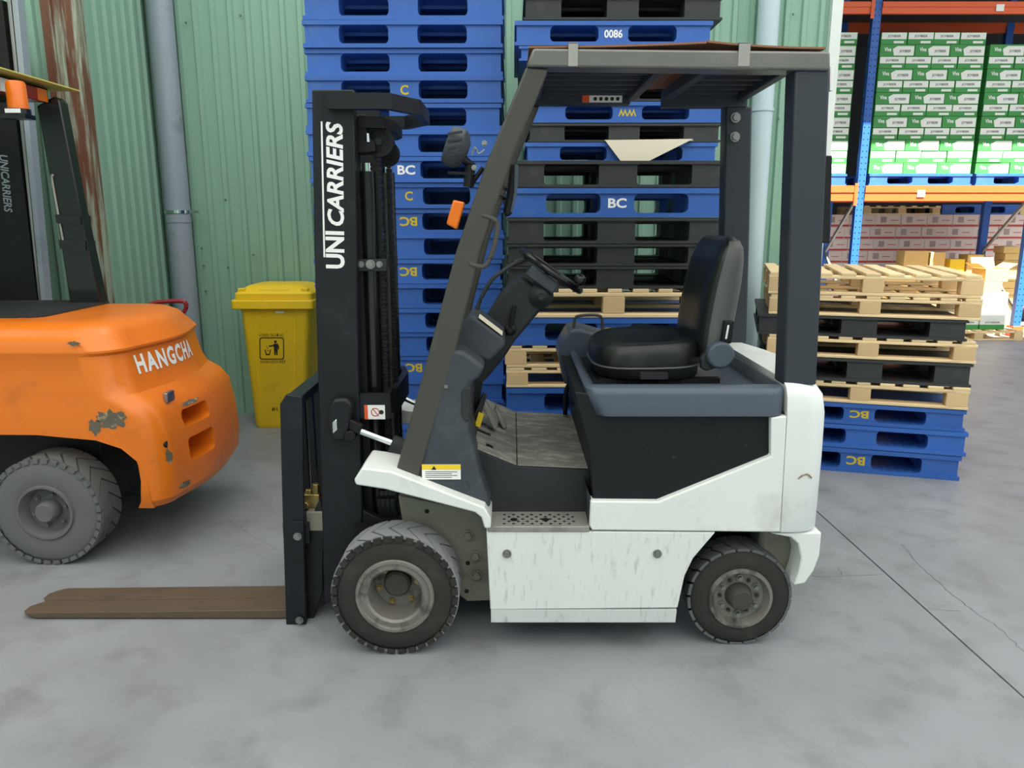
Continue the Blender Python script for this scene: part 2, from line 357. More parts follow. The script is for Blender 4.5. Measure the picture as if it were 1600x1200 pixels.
# ------------------------------------------------------------------ pallets (local: front centre at origin, depth +y)
def plastic_mesh(name, W, D, h, mat, deck=.2, foot=.15, blk=(.18, .15), fl=.03, shade_web=False):
    b_ = B()
    if shade_web: box(b_, -W/2 + .1, W/2 - .1, D/2 - .01, D/2 + .01, h * foot, h * (1 - deck))  # made-up cross wall that blocks the openings so they look dark
    zt, zb = h * (1 - deck), h * foot
    box(b_, -W/2, W/2, 0, D, zt, h - .004)
    box(b_, -W/2 + .008, W/2 - .008, .008, D - .008, h - .004, h)
    # bottom runners: three along x, three along y
    for y0, y1 in ((0, .16), (D/2 - .08, D/2 + .08), (D - .16, D)): box(b_, -W/2, W/2, y0, y1, 0, zb)
    xs = ((-W/2, -W/2 + blk[0] * W), (-blk[1] * W / 2, blk[1] * W / 2), (W/2 - blk[0] * W, W/2))
    for x0, x1 in xs: box(b_, x0, x1, .16, D/2 - .08, 0, zb); box(b_, x0, x1, D/2 + .08, D - .16, 0, zb)
    # bottom perforated infill just above ground
    box(b_, -W/2 + .02, W/2 - .02, .16, D - .16, .004, zb - .012)
    for i, (x0, x1) in enumerate(xs):
        for y0, y1 in ((.012, .16), (D/2 - .08, D/2 + .08), (D - .16, D - .012)):
            e0 = x0 + (.012 if i == 0 else 0); e1 = x1 - (.012 if i == 2 else 0)
            pl = []
            def arc(cx, cz, a0, a1):
                for k in range(5):
                    a = math.radians(a0 + (a1 - a0) * k / 4); pl.append(Vector((cx + fl * math.cos(a), y0, cz + fl * math.sin(a))))
            if i == 0: pl += [Vector((e0, y0, zt)), Vector((e0, y0, zb))]
            else:
                arc(e0 - fl, zt - fl, 90, 0); arc(e0 - fl, zb + fl, 0, -90)
            if i == 2: pl += [Vector((e1, y0, zb)), Vector((e1, y0, zt))]
            else:
                arc(e1 + fl, zb + fl, 270, 180); arc(e1 + fl, zt - fl, 180, 90)
            prism(b_, pl, (0, y1 - y0, 0))
    for k in range(1, 5):                                   # deck underside ribs, seen through the openings
        box(b_, -W/2 + .03, W/2 - .03, D * k / 5 - .008, D * k / 5 + .008, zt - .02, zt)
    bmesh.ops.recalc_face_normals(b_, faces=b_.faces)
    me = bpy.data.meshes.new(name); b_.to_mesh(me); b_.free(); smooth(me, 40); me.materials.append(mat); return me
H0 = .15
PL = {'blue': plastic_mesh('blue_pallet', 1.2, 1.0, H0, m_blue), 'black': plastic_mesh('black_pallet', 1.2, 1.0, H0, m_blackpl, .13, .1, (.17, .17), .016),
      'blue_shadeweb': plastic_mesh('blue_pallet_shadeweb', 1.2, 1.0, H0, m_blue, .18, .15, (.18, .145), .028, True), 'bluesmall': plastic_mesh('blue_pallet_small', 1.08, 1.0, H0, m_blue), 'blacksmall': plastic_mesh('black_pallet_small', 1.08, 1.0, H0, m_blackpl, .15, .1, (.19, .16), .012)}
m_hole = M('hole_dark', (20, 26, 40), .9)
def me_box(name, x0, x1, y0, y1, z0, z1, mat):
    b_ = B(); box(b_, x0, x1, y0, y1, z0, z1); bmesh.ops.recalc_face_normals(b_, faces=b_.faces)
    bmesh.ops.bevel(b_, geom=list(b_.edges), offset=.003, segments=1, affect='EDGES', clamp_overlap=True)
    me = bpy.data.meshes.new(name); b_.to_mesh(me); b_.free(); me.materials.append(mat); return me
WP = {'plank': me_box('plank', -.045, .045, -.0, 1.0, 0, .018, m_wood), 'board': me_box('board', -.6, .6, 0, .095, 0, .018, m_wood),
      'block': me_box('block', -.06, .06, 0, .095, 0, .078, m_woodend)}
def child(name, me, root, loc):
    o = bpy.data.objects.new(name, me); COL.objects.link(o); o.parent = root; o.location = loc; return o
def wood_pallet(loc, rz, label, group, nplank=9, sx=1.0):
    """thin front-running boards, blocks and planks running back; total .132 high"""
    r = empty('wood_pallet', loc, label, 'pallet', group, rz)
    for y in (0, .45, .905):
        child('bottom_board', WP['board'], r, (0, y, 0))
        for x in (-.54, 0, .54): child('block', WP['block'], r, (x + random.uniform(-.01, .01), y, .018))
        child('stretcher', WP['board'], r, (0, y, .096))
    for k in range(nplank):
        o = child('plank', WP['plank'], r, (-.55 + 1.1 * k / (nplank - 1) + random.uniform(-.006, .006), 0, .114)); o.scale.x = random.uniform(.85, 1.05)
    return r
def plastic_pallet(kind, loc, rz, label, group, hs=1, sx=1):
    o = bpy.data.objects.new('plastic_pallet', PL[kind]); COL.objects.link(o); o.location = loc; o.rotation_euler = (0, 0, rz); o.scale = (sx, 1, hs)
    tag(o, label, 'pallet', group); WLOC[o.name] = Vector(loc); return o
def mark(o, s, x, z, w, mat, flip=False, local_h=.06):
    sg = -1 if flip else 1
    text('painted_mark', s, mat, o, (x, .0115, z), (sg, 0, 0), (0, 0, sg), w=w, h=local_h, depth=.0008, local=True, center=True, bold=.03)
# stack A behind the mast: blue pallets
YA = 4.75; xa = at(789, 300, YA).x - .012 - .576
marks = {4: ('BC', m_yellow_ink, True), 8: ('BC', m_yellow_ink, True), 10: ('BC', m_yellow_ink, True), 11: ('C', m_yellow_ink, False), 12: ('BC', m_white_ink, False), 15: ('C', m_yellow_ink, False)}
NA = 20
for k in range(NA):
    note = 'white-lettered ' if k == 12 else ('yellow-lettered ' if k in marks else 'plain ')
    o = plastic_pallet('blue_shadeweb', (xa + random.uniform(-.012, .012), YA + random.uniform(-.015, .015), k * .1505), random.uniform(-.006, .006),
        f'{note}blue plastic pallet, {ORD[k]} {"in" if k == 0 else "up in"} the stack behind the black mast', 'blue pallets stacked behind the mast', sx=.96)
    if k in marks: s, mm, f = marks[k]; mark(o, s, .0, .072, .11 if len(s) > 1 else .05, mm, f, .055)
# stack B behind the driver's seat, mixed
bounds = [('black', 0, 0), ]
def zb(y, Y): return at(950, y, Y).z
seqB = []   # kind, bottom y, top y, Y, left px
YB = 4.25
seqB = [('blue', 650, 606, YB, 787, None), ('wood', 605, 575, YB, 784, None), ('wood', 574, 540, YB, 790, None), ('blue', 538, 497, YB, 786, ('BC', m_yellow_ink, True)), ('wood', 495, 451, YB, 790, None),
        ('black', 450, 416, YB, 788, None), ('black', 415, 381, YB, 779, None), ('black', 380, 340, YB, 783, None), ('blue', 339, 293, YB, 785, ('BC', m_white_ink, False)), ('black', 292, 251, YB, 786, None),
        ('bluesmall', 250, 217, 4.5, 820, None), ('blacksmall', 216, 187, 4.5, 824, None), ('bluesmall', 186, 153, 4.5, 828, ('WW', m_yellow_ink, True)), ('blacksmall', 152, 120, 4.5, 822, None), ('bluesmall', 119, 90, 4.5, 826, None), ('bluesmall', 89, 66, 4.5, 810, None),
        ('bluesmall', 65, 26, 4.5, 803, ('0086', m_white_ink, False)), ('blacksmall', 25, -14, 4.5, 817, None)]
zlow = zb(650, YB); nlow = 3; hl = zlow / nlow
LB = 'the mixed stack behind the seat'
idx = 0; zcur = 0
xb = -.03 + .6
for k in range(nlow):
    plastic_pallet('blue', (xb, YB, zcur), 0, f'blue plastic pallet, {ORD[idx]} {"in" if idx == 0 else "up in"} {LB}', 'pallets stacked behind the seat', (hl - .001) / H0); zcur += hl; idx += 1
CN = {'blue': 'blue plastic', 'black': 'black plastic', 'bluesmall': 'blue plastic', 'blacksmall': 'grey-black plastic', 'wood': 'bare wooden'}
for kind, y0, y1, Y, lp, mk in seqB:
    ztop = zb(y1 - .5, Y) if Y == YB else zcur + (zb(y1, 4.5) - zb(y0 + 1, 4.5))
    h = ztop - zcur; W = 1.08 if 'small' in kind else 1.2
    xc = max(at(lp + 1, (y0 + y1) / 2, Y).x, -.032) + W / 2
    lab = f'{"white-lettered " if mk and mk[1] is m_white_ink else "yellow-lettered " if mk else ""}{CN[kind]} pallet, {ORD[idx]} up in {LB}'
    if kind == 'wood': o = wood_pallet((xc, Y, zcur), 0, lab, 'pallets stacked behind the seat'); o.scale.z = (h - .002) / .132
    else:
        o = plastic_pallet(kind, (xc, Y, zcur), 0, lab, 'pallets stacked behind the seat', (h - .0015) / H0)
        if mk: mark(o, mk[0], .0, .072, .1, mk[1], mk[2], .05)
    if kind == 'bluesmall' and y0 == 250: zsheet, xsheet = ztop, xc
    zcur = ztop; idx += 1
# cream sheet sandwiched in stack B with a flap hanging over the front
b_ = B(); pa = [at(945, 219, 4.47), at(1083, 217, 4.47), at(1013, 252, 4.47), at(970, 252, 4.47)]
prism(b_, [p + Vector((0, -.004, 0)) for p in pa], (0, .004, 0))
hexa(b_, [Vector((x, y, z)) for z in (pa[0].z - .003, pa[0].z + .001) for y in (4.468, 4.495) for x in (pa[0].x, pa[1].x)])
tag(obj('cardboard_sheet', b_, m_cream), 'cream board sheet hanging folded over a blue pallet above the steering wheel', 'sheet')
# stack C at the right, turned a little
gC = ground(1500, 752); angC = math.radians(-15.8); dC = Vector((math.cos(angC), math.sin(angC), 0))
cC = gC - dC * .6
seqC = [('blue', 752, 714, ('BC', True)), ('blue', 713, 676, None), ('blue', 675, 642, ('BC', True)), ('wood', 641, 607, None), ('black', 603, 570, None), ('wood', 569, 535, None), ('black', 532, 502, None), ('wood', 499, 468, None), ('wood', 464, 431, None)]
zcur = 0
for i, (kind, y0, y1, mk) in enumerate(seqC):
    ztop = at(1500, y1 - 1, gC.y).z; h = ztop - zcur
    lab = f'{"yellow-lettered " if mk else ""}{CN[kind]} pallet, {ORD[i] if i < 8 else "topmost"} {"in" if i in (0, 8) else "up in"} the stack right of the forklift'
    sh = random.uniform(-.015, .015)
    if i == 6: sh = -.06
    p = cC + dC * sh + Vector((0, 0, zcur))
    if kind == 'wood': o = wood_pallet(p, angC + random.uniform(-.02, .02), lab, 'pallets stacked right of the forklift', 9); o.scale.z = (h - .002) / .132
    else:
        o = plastic_pallet(kind, p, angC + random.uniform(-.015, .015), lab, 'pallets stacked right of the forklift', (h - .0015) / H0)
        if mk: mark(o, mk[0], .0, .072, .11, m_yellow_ink, mk[1], .055)
        if kind == 'blue':
            hb = B()
            for i2 in range(26):
                for j2 in range(4):
                    x, y = -.58 + 1.16 * i2 / 25, .03 + j2 * .035
                    if abs(x) > .385 or abs(x) < .09: continue
                    lathe(hb, (x, y, H0 * .15), [(-.001, .005), (.0008, .005)], 6, 'Z')
            q = obj('deck_holes', hb, m_hole, o, local=True); q['kind'] = 'stuff'
    zcur = ztop

# ------------------------------------------------------------------ main forklift (near side Y 2.6, far side Y 3.7)
YN, YFAR, YC = 2.62, 3.68, 3.15
FK = empty('forklift', (at(880, 900, YC).x, YC, 0), 'white and black electric forklift with raised guard parked in front of the pallets', 'forklift')
def part(name, b_, mat, parent=None, **k): return obj(name, b_, mat, parent or FK, **k)
def pp(name, pts, Y0, Y1, mat, parent=None, bevel=.004, **k):
    b_ = B(); pxp(b_, pts, Y0, Y1); return part(name, b_, mat, parent, bevel=bevel, **k)
def bolt(p, r, mat, parent, name='bolt', axis='Y', hexed=True, t=.012):
    b_ = B(); s = -1 if axis == 'Y' else 1
    lathe(b_, p, [(0, r * 1.35), (s * t * .3, r * 1.35)], 16, axis); lathe(b_, p, [(s * t * .3, r), (s * t, r * .92)], 6 if hexed else 16, axis)
    return part(name, b_, mat, parent)
# --- wheels
def lug(b_, c, poly, r0, r1):
    """poly: (angle, y) raised block on a cylinder about Y"""
    lo = [b_.verts.new(c + Vector((r0 * math.cos(a), y, r0 * math.sin(a)))) for a, y in poly]
    hi = [b_.verts.new(c + Vector((r1 * math.cos(a), y, r1 * math.sin(a)))) for a, y in poly]
    b_.faces.new(hi); n = len(poly)
    for i in range(n): b_.faces.new((lo[i], lo[(i + 1) % n], hi[(i + 1) % n], hi[i]))
def wheel(name, c, R, W, rimR, mats, front, side=-1, parent=None):
    """c centre of outer face; tyre runs inward by W. side -1: outer face towards camera"""
    parent = parent or FK; s = -side; c = Vector(c); tread, rubber, rim = mats
    b_ = B(); d = .012 if front else .009
    prof = [(0.004, rimR), (0, rimR + .012), (0, R * .72), (.004, R * .86), (.012, R - d - .006), (.02, R - d), (W - .02, R - d), (W - .01, R - d - .006), (W - .002, R * .86), (W, R * .7), (W, rimR)]
    lathe(b_, c, [(s * a, r) for a, r in prof], 64, 'Y', True)
    w_ = obj(name, b_, rubber, parent)
    b_ = B(); n = 11 if front else 22; st = 2 * math.pi / n; g = .045 if front else .05
    for k in range(n):
        a0 = k * st
        if front:      # zigzag blocks: outer half and inner half, offset
            for y0, y1, o0, o1 in ((.014, W * .49, 0, .42), (W * .51, W - .014, .42, 0)):
                f = lambda t: st * t
                for e0, e1 in ((0, .5), (.5, 1)):
                    poly = []
                    for kk in range(4): poly.append((a0 + f(o0 + e0) + g / 2 + (f(e1 - e0) - g) * kk / 3, s * y0))
                    for kk in range(4): poly.append((a0 + f(o1 + e1) - g / 2 - (f(e1 - e0) - g) * kk / 3, s * y1))
                    lug(b_, c, poly, R - d - .002, R)
        else:
            m_ = 4
            for y0, y1, o0, o1 in ((.012, W * .5, 0, .55), (W * .53, W - .012, .45, 1.0)):
                poly = [(a0 + st * o0 + (st - g) * kk / 2, s * y0) for kk in range(3)] + [(a0 + st * o1 + (st - g) * (2 - kk) / 2, s * y1) for kk in range(3)]
                lug(b_, c, poly, R - d - .002, R)
    t_ = obj('tread', b_, tread, w_); t_['kind'] = 'stuff'
    b_ = B(); ns = 36 if front else 0
    for k in range(ns):                                            # shoulder notches
        a0 = 2 * math.pi * k / ns
        poly = [(a0 + .02, s * .001), (a0 + 2 * math.pi / ns - .035, s * .001), (a0 + 2 * math.pi / ns - .035, s * .022), (a0 + .02, s * .022)]
        lug(b_, c, poly, R - d - .012, R - .004)
    if ns: obj('shoulder_blocks', b_, rubber, w_)['kind'] = 'stuff'
    return w_
def rim_deep(w_, c, rimR):
    b_ = B(); lathe(b_, c, [(.003, rimR + .004), (-.004, rimR), (-.004, rimR * .93), (.006, rimR * .9), (.004, rimR * .76), (.012, rimR * .7), (.06, rimR * .66), (.105, rimR * .62), (.105, .001)], 48)
    for f in list(b_.faces):
        if len(f.verts) > 10 and f.calc_center_median().y < c.y + .05: b_.faces.remove(f)
    obj('rim', b_, m_rim, w_)
    b_ = B(); hc = Vector(c) + Vector((.0, .10, .018)); lathe(b_, hc, [(.0, .052), (-.035, .05), (-.042, .042), (-.042, .001)], 28); obj('hub', b_, m_rimdark, w_)
    for k in range(6):
        a = math.radians(k * 60 + 10); bolt(Vector(c) + Vector((rimR * .52 * math.cos(a), .102, rimR * .52 * math.sin(a))), .009, m_brass, w_, 'wheel_bolt')
RF = .237; cF = at(616.5, 931, 2.60); cF.z = RF
fw = wheel('front_wheel', cF, RF, .17, .142, (m_tread, m_tyre, m_rim), True); rim_deep(fw, cF, .142)
cF2 = Vector((cF.x, 3.70, RF)); wheel('front_wheel', cF2, RF, .17, .142, (m_tread, m_tyre, m_rim), True, 1)
RR = .197; cR = at(1157, 938, 2.66); cR.z = RR
rw = wheel('rear_wheel', cR, RR, .15, .117, (m_tread2, m_tyre, m_rim), False)
b_ = B(); lathe(b_, cR, [(.002, .122), (-.006, .118), (-.006, .108), (.012, .1), (.03, .094), (.034, .07), (.03, .001)], 48)
for f in list(b_.faces):
    if len(f.verts) > 10 and f.calc_center_median().y < cR.y + .01: b_.faces.remove(f)
obj('rim', b_, m_rim, rw)
b_ = B(); lathe(b_, cR, [(.035, .052), (.005, .046), (-.012, .042), (-.02, .036), (-.022, .001)], 28); obj('hub', b_, m_rimdark, rw)
for k in range(6):
    a = math.radians(k * 60 + 30); bolt(cR + Vector((.073 * math.cos(a), .032, .073 * math.sin(a))), .0095, m_steel, rw, 'wheel_bolt', t=.02)
    a += .52; bolt(cR + Vector((.07 * math.cos(a), .032, .07 * math.sin(a))), .006, m_rimdark, rw, 'stud')
wheel('rear_wheel', Vector((cR.x, 3.64, RR)), RR, .15, .117, (m_tread2, m_tyre, m_rim), False, 1)
b_ = B(); tube(b_, [(cF.x, 2.75, RF), (cF.x, 3.55, RF)], .06, 12); tube(b_, [(cR.x, 2.78, RR), (cR.x, 3.55, RR)], .045, 12); part('axle', b_, m_black)
# --- lower body
sk = [(760, 830), (1118, 832), (1100, 853), (1083, 873), (1070, 900), (1062, 935), (1059, 950), (766, 953)]
s1 = pp('side_skirt', sk, YN, YN + .05, m_whitedirty)
lowp = [at(766, 953, YN), at(1059, 951, YN)]; b_ = B()
hexa(b_, [Vector((x, y, z)) for z, dy in ((at(766, 975, YN).z, .012), (lowp[0].z, 0)) for y in (YN + dy, YN + .05) for x in (at(767, 960, YN).x, at(1057, 960, YN).x)])
part('skirt_foot', b_, m_tan if False else m_whitedirty, s1)
for px in (792, 1027): bolt(at(px, 865, YN - .001), .012, m_steel, s1)
off = YFAR - YN - .05
b_ = B(); prism(b_, [at(x, y, YN) + Vector((0, off, 0)) for x, y in sk], (0, .05, 0)); part('side_skirt', b_, m_white)
b_ = B(); xs0, xs1 = at(768, 900, YN).x, at(1050, 900, YN).x
box(b_, xs0, xs1, YN + .05, YFAR - .05, .17, at(900, 832, YN).z - .01); box(b_, xs1, at(1262, 850, YN).x, 2.86, 3.44, .25, at(900, 832, YN).z - .01)
part('chassis', b_, m_black)
# grimy inner frame plate beside the front wheel
ip = [(622, 775), (752, 800), (764, 830), (772, 938), (730, 940), (712, 925), (640, 880)]
fp = pp('frame_plate', ip, 2.80, 2.84, m_tan)
for px, py in ((731, 836), (743, 868), (745, 898)): bolt(at(px, py, 2.799), .017, m_tan, fp, t=.016)
for px, py in ((667, 799), (731, 880), (729, 924)):
    b_ = B(); lathe(b_, at(px, py, 2.7985), [(0, .009), (.0015, .009)], 12); part('hole', b_, m_black, fp)
b_ = B(); box(b_, at(560, 850, 2.9).x, at(770, 850, 2.84).x, 2.84, 3.46, .16, .42); part('front_frame', b_, m_black)
# fender
fen = [(553, 750), (566, 731), (612, 737), (757, 793), (767, 810), (767, 826), (757, 826), (752, 809), (742, 801), (602, 765), (556, 758)]
pp('fender', fen, YN - .02, YN + .20, m_white, bevel=.006)
b_ = B(); prism(b_, [at(x, y, YN - .02) + Vector((0, .86, 0)) for x, y in fen], (0, .22, 0)); part('fender', b_, m_white, bevel=.006)
# step with holes
zs = at(800, 822, YN).z; x0, x1 = at(762, 822, YN).x, at(921, 822, YN).x
b_ = B(); box(b_, x0, x1, YN - .004, 2.80, zs - .022, zs); st_ = part('step', b_, m_step, bevel=.003)
b_ = B()
for i in range(8):
    for j in range(5):
        lathe(b_, (x0 + .06 + i * .034 + (.017 if j % 2 else 0), YN + .022 + j * .022, zs), [(-.001, .0075), (.0012, .005)], 8, 'Z')
part('step_holes', b_, m_black, st_)['kind'] = 'stuff'
for px, py in ((803, 809), (852, 809)):
    b_ = B(); q = at(px, py, 2.68); lathe(b_, (q.x, q.y, zs), [(0, .014), (.0018, .014)], 14, 'Z'); part('drain_hole', b_, m_black, st_)
# floor box and mats
zf = at(860, 733, 2.76).z
fbx = [(737, 700), (752, 706), (808, 729), (921, 734), (921, 806), (765, 806)]
pp('floor_riser', fbx, 2.76, 3.6, m_dark, bevel=.003)
fa, fbp, fc = at(737, 698.5, 2.76), at(808, 727.5, 2.76), at(920, 732.5, 2.76)
b_ = B(); prism(b_, [fa, fbp + Vector((-.002, 0, 0)), fbp + Vector((-.002, 0, .006)), fa + Vector((0, 0, .006))], (0, .8, 0)); fm1 = part('floor_mat', b_, m_mat)
b_ = B(); prism(b_, [fbp + Vector((.002, 0, 0)), fc, fc + Vector((0, 0, .006)), fbp + Vector((.002, 0, .006))], (0, .8, 0)); part('floor_mat', b_, m_mat)
sl = (fbp - fa).normalized()
for t0, t1, yy in ((.02, .38, 2.98), (.3, .46, 2.83), (.0, .25, 3.1)):
    b_ = B(); L_ = (fbp - fa).length; a_, c_ = fa + sl * L_ * t0, fa + sl * L_ * t1
    hexa(b_, [Vector((p.x, y, p.z + dz)) for dz in (.0062, .0072) for y in (yy, yy + .03) for p in (a_, c_)]); part('mat_slot', b_, m_black, fm1)
# --- battery box, side band, hood, counterweight
bb = [(897, 612), (1232, 645), (1232, 700), (1205, 712), (1028, 783), (926, 783), (919, 700)]
bat = pp('battery_cover', bb, YN + .025, YFAR - .025, m_batt, bevel=.006)
band = [(923, 783), (1028, 784), (1205, 713), (1205, 652), (1230, 650), (1220, 832), (925, 829), (921, 822)]
pp('side_band', band, YN - .002, YN + .06, m_white, bevel=.006)
b_ = B(); prism(b_, [at(x, y, YN) + Vector((0, YFAR - YN - .06, 0)) for x, y in band], (0, .06, 0)); part('side_band', b_, m_white, bevel=.006)
b_ = B(); prism(b_, [at(x, y, YN + .02) for x, y in ((917, 762), (925, 783), (925, 829), (920, 826))], (0, .2, 0)); part('kick_plate', b_, m_dark)
# hood: rim band with rounded edge and a sunken top
zh0, zh1 = at(1000, 652, YN).z, at(1000, 603, YN + .02).z
hx0, hx1 = at(912, 605, YN).x, at(1231, 605, YN).x; hxl = at(926, 650, YN).x
def hood_ring(inset, z, dx=0, Y0=YN - .004, Y1=YFAR + .004, r=.05):
    return [Vector((x, y, z)) for x, y in rrect(hx0 + dx + inset, hx1 - inset * .3, Y0 + inset, Y1 - inset, max(r - inset, .012), 5)]
b_ = B()
loft(b_, [hood_ring(.01, zh0, .045), hood_ring(0, zh0 + .004, .045), hood_ring(0, zh1 - .03, .01), hood_ring(.008, zh1 - .01, 0), hood_ring(.03, zh1, -.01), hood_ring(.055, zh1, -.03), hood_ring(.075, zh1 - .02, -.03), hood_ring(.095, zh1 - .045, -.03)])
hood = part('hood', b_, m_slate, ang=50)
# raised console at the far front corner of the hood, with its grab handle
cx = at(891, 570, 3.35).x
cons = [(cx - .02, zh1 - .16), (cx + .05, zh1 - .10), (cx + .16, zh1 - .03), (cx + .17, zh1 + .06), (cx + .045, zh1 + .095), (cx + .0, zh1 + .09), (cx - .045, zh1 + .01), (cx - .05, zh1 - .03)]
b_ = B(); prism(b_, [Vector((x, 3.38, z)) for x, z in cons], (0, .26, 0)); part('console', b_, m_slate, hood, bevel=.012)
b_ = B(); h0 = Vector((cx + .02, 3.44, zh1 + .09)); tube(b_, curve([h0, h0 + Vector((.005, 0, .045)), h0 + Vector((.03, 0, .058)), h0 + Vector((.1, 0, .06)), h0 + Vector((.125, 0, .045)), h0 + Vector((.13, 0, -.01))], 4), .007, 8); part('grab_handle', b_, m_pillar, hood)
# counterweight
cz0, cz1 = at(1250, 832, YN).z, at(1250, 602, YN).z
cwx0, cwx1 = at(1224, 720, YN).x, at(1294, 720, YN).x
def cw_ring(z, x0, x1, ins=0, r=.09):
    pts = []
    for x, y in rrect(0, 1, 0, 1, .0001, 1): pass
    Y0, Y1 = YN - .002 + ins, YFAR + .002 - ins
    pts = [Vector((x0, Y1, z)), Vector((x0, Y0, z))]
    for k in range(9):
        a = math.radians(-90 + 90 * k / 8); pts.append(Vector((x1 - r + r * math.cos(a), Y0 + r + r * math.sin(a), z)))
    for k in range(1, 8):
        t = k / 8; pts.append(Vector((x1 + .07 * math.sin(math.pi * t), Y0 + r + (Y1 - Y0 - 2 * r) * t, z)))
    for k in range(9):
        a = math.radians(90 * k / 8); pts.append(Vector((x1 - r + r * math.cos(a), Y1 - r + r * math.sin(a), z)))
    return pts
xr = lambda py: at(1300, py, YN).x
b_ = B()
loft(b_, [cw_ring(cz0, at(1220, 832, YN).x, at(1283, 830, YN).x, .004), cw_ring(cz0 + .01, at(1220, 826, YN).x, at(1286, 822, YN).x), cw_ring(at(1250, 720, YN).z, at(1226, 720, YN).x, at(1296, 720, YN).x), cw_ring(at(1250, 650, YN).z, at(1230, 650, YN).x, at(1301, 650, YN).x),
          cw_ring(at(1250, 622, YN).z, at(1231, 620, YN).x, at(1299, 620, YN).x, .004), cw_ring(at(1250, 608, YN).z, at(1231, 608, YN).x, at(1290, 608, YN).x, .014), cw_ring(cz1 + .004, at(1231, 603, YN).x, at(1274, 603, YN).x, .04), cw_ring(cz1 + .012, at(1231, 603, YN).x, at(1262, 603, YN).x, .07, .06)])
cw = part('counterweight', b_, m_white, ang=50)
lo = [(1205, 834), (1284, 832), (1281, 868), (1272, 892), (1258, 912), (1240, 915), (1248, 895), (1252, 872), (1247, 850), (1236, 840)]
b_ = B(); pxp(b_, lo, YN + .01, YN + .12); part('tail_skirt', b_, m_white, cw, bevel=.006)
b_ = B(); prism(b_, [at(x, y, YN + .01) + Vector((0, .94, 0)) for x, y in lo], (0, .11, 0)); part('tail_skirt', b_, m_white, cw, bevel=.006)
b_ = B(); xa0, xa1 = at(1205, 850, YN).x, at(1262, 850, YN).x; box(b_, xa0, xa1, YN + .12, YFAR - .12, .24, cz0 - .004); part('tail_block', b_, m_tan, cw, bevel=.02)
b_ = B(); tube(b_, curve([at(1247, 748, YN - .003), at(1254, 743, YN - .003), at(1262, 741, YN - .003), at(1268, 747, YN - .003)], 4), .003, 5); part('rust_mark', b_, m_rust, cw)
# --- guard: pillars and roof
ap = [(611, 762), (660, 588), (712, 395), (757, 262), (822, 104), (857, 108), (806, 232), (753, 385), (702, 588), (649, 766)]
pp('front_pillar', ap, 2.655, 2.725, m_pillar, bevel=.008)
b_ = B(); prism(b_, [at(x, y, 2.655) + Vector((0, .84, 0)) for x, y in ap], (0, .07, 0)); part('front_pillar', b_, m_pillar, bevel=.008)
rp = [(1243, 108), (1298, 109), (1288, 350), (1276, 602), (1224, 602), (1234, 350)]
rpo = pp('rear_pillar', rp, 2.655, 2.755, m_pillar2, bevel=.008)
b_ = B(); prism(b_, [at(x, y, 2.655) + Vector((0, .83, 0)) for x, y in rp], (0, .09, 0)); rpf = part('rear_pillar', b_, m_pillar2, bevel=.008)
for px, py in ((1149, 184), (1148, 214)): bolt(at(px, py, 3.483), .016, m_steel, rpf, t=.02)
pp('pillar_box', [(1285, 243), (1301, 243), (1297, 380), (1282, 380)], 2.66, 2.74, m_black, rpo)
pp('reflector', [(1297, 103), (1303, 103), (1301, 142), (1296, 142)], 2.68, 2.74, m_white_ink, rpo, .002)
nr = [(833, 75), (1298, 80), (1298, 110), (822, 104)]
roof = pp('roof_rail', nr, 2.645, 2.745, m_rail, bevel=.008)
zr0, zr1 = at(1000, 108, 2.66).z, at(1000, 78, 2.66).z
for a_, c_ in (((832, 146), (985, 163)), ((1037, 149), (1168, 167))):
    b_ = B(); p, q = at(a_[0], a_[1], 3.47), at(c_[0], c_[1], 3.47); box(b_, p.x, q.x, 3.47, 3.54, q.z, p.z + .02); part('roof_rail', b_, m_pillar2, roof, bevel=.005)
p, q = at(910, 149, 3.465), at(972, 160, 3.465); b_ = B(); box(b_, p.x, q.x, 3.466, 3.469, q.z, p.z); stk = part('warning_sticker', b_, m_white_ink, roof)
b_ = B(); box(b_, p.x, p.x + .03, 3.4645, 3.4655, q.z, p.z); part('orange_field', b_, m_orange_ink, stk)
b_ = B()
for k in range(5): lathe(b_, (p.x + .055 + k * .024, 3.465, (p.z + q.z) / 2), [(0, .008), (-.001, .008)], 10)
part('pictograms', b_, m_black_ink, stk)
zt = zr0 + .02
for xn, yn, xf, yf in ((1036, 110, 986, 147), (1111, 110, 1040, 150), (1240, 111, 1158, 155), (846, 106, 838, 147)):
    a_, c_ = at(xn, yn, 2.745), at(xf, yf, 3.47); b_ = B(); bar(b_, (a_.x, 2.74, zr0 + .036), (c_.x, 3.475, zr0 + .036), .035, .044); part('cross_bar', b_, m_pillar2, roof, bevel=.004)
xA, xB, xC, xD = at(850, 106, 2.745).x, at(1036, 110, 2.745).x, at(1111, 110, 2.745).x, at(1238, 110, 2.745).x
for k in range(6):
    y = 2.83 + k * .11
    for u0, u1 in ((xA, xB), (xC, xD)):
        b_ = B(); box(b_, u0, u1, y, y + .022, zr0 + .032, zr0 + .056); part('roof_slat', b_, m_pillar2, roof)
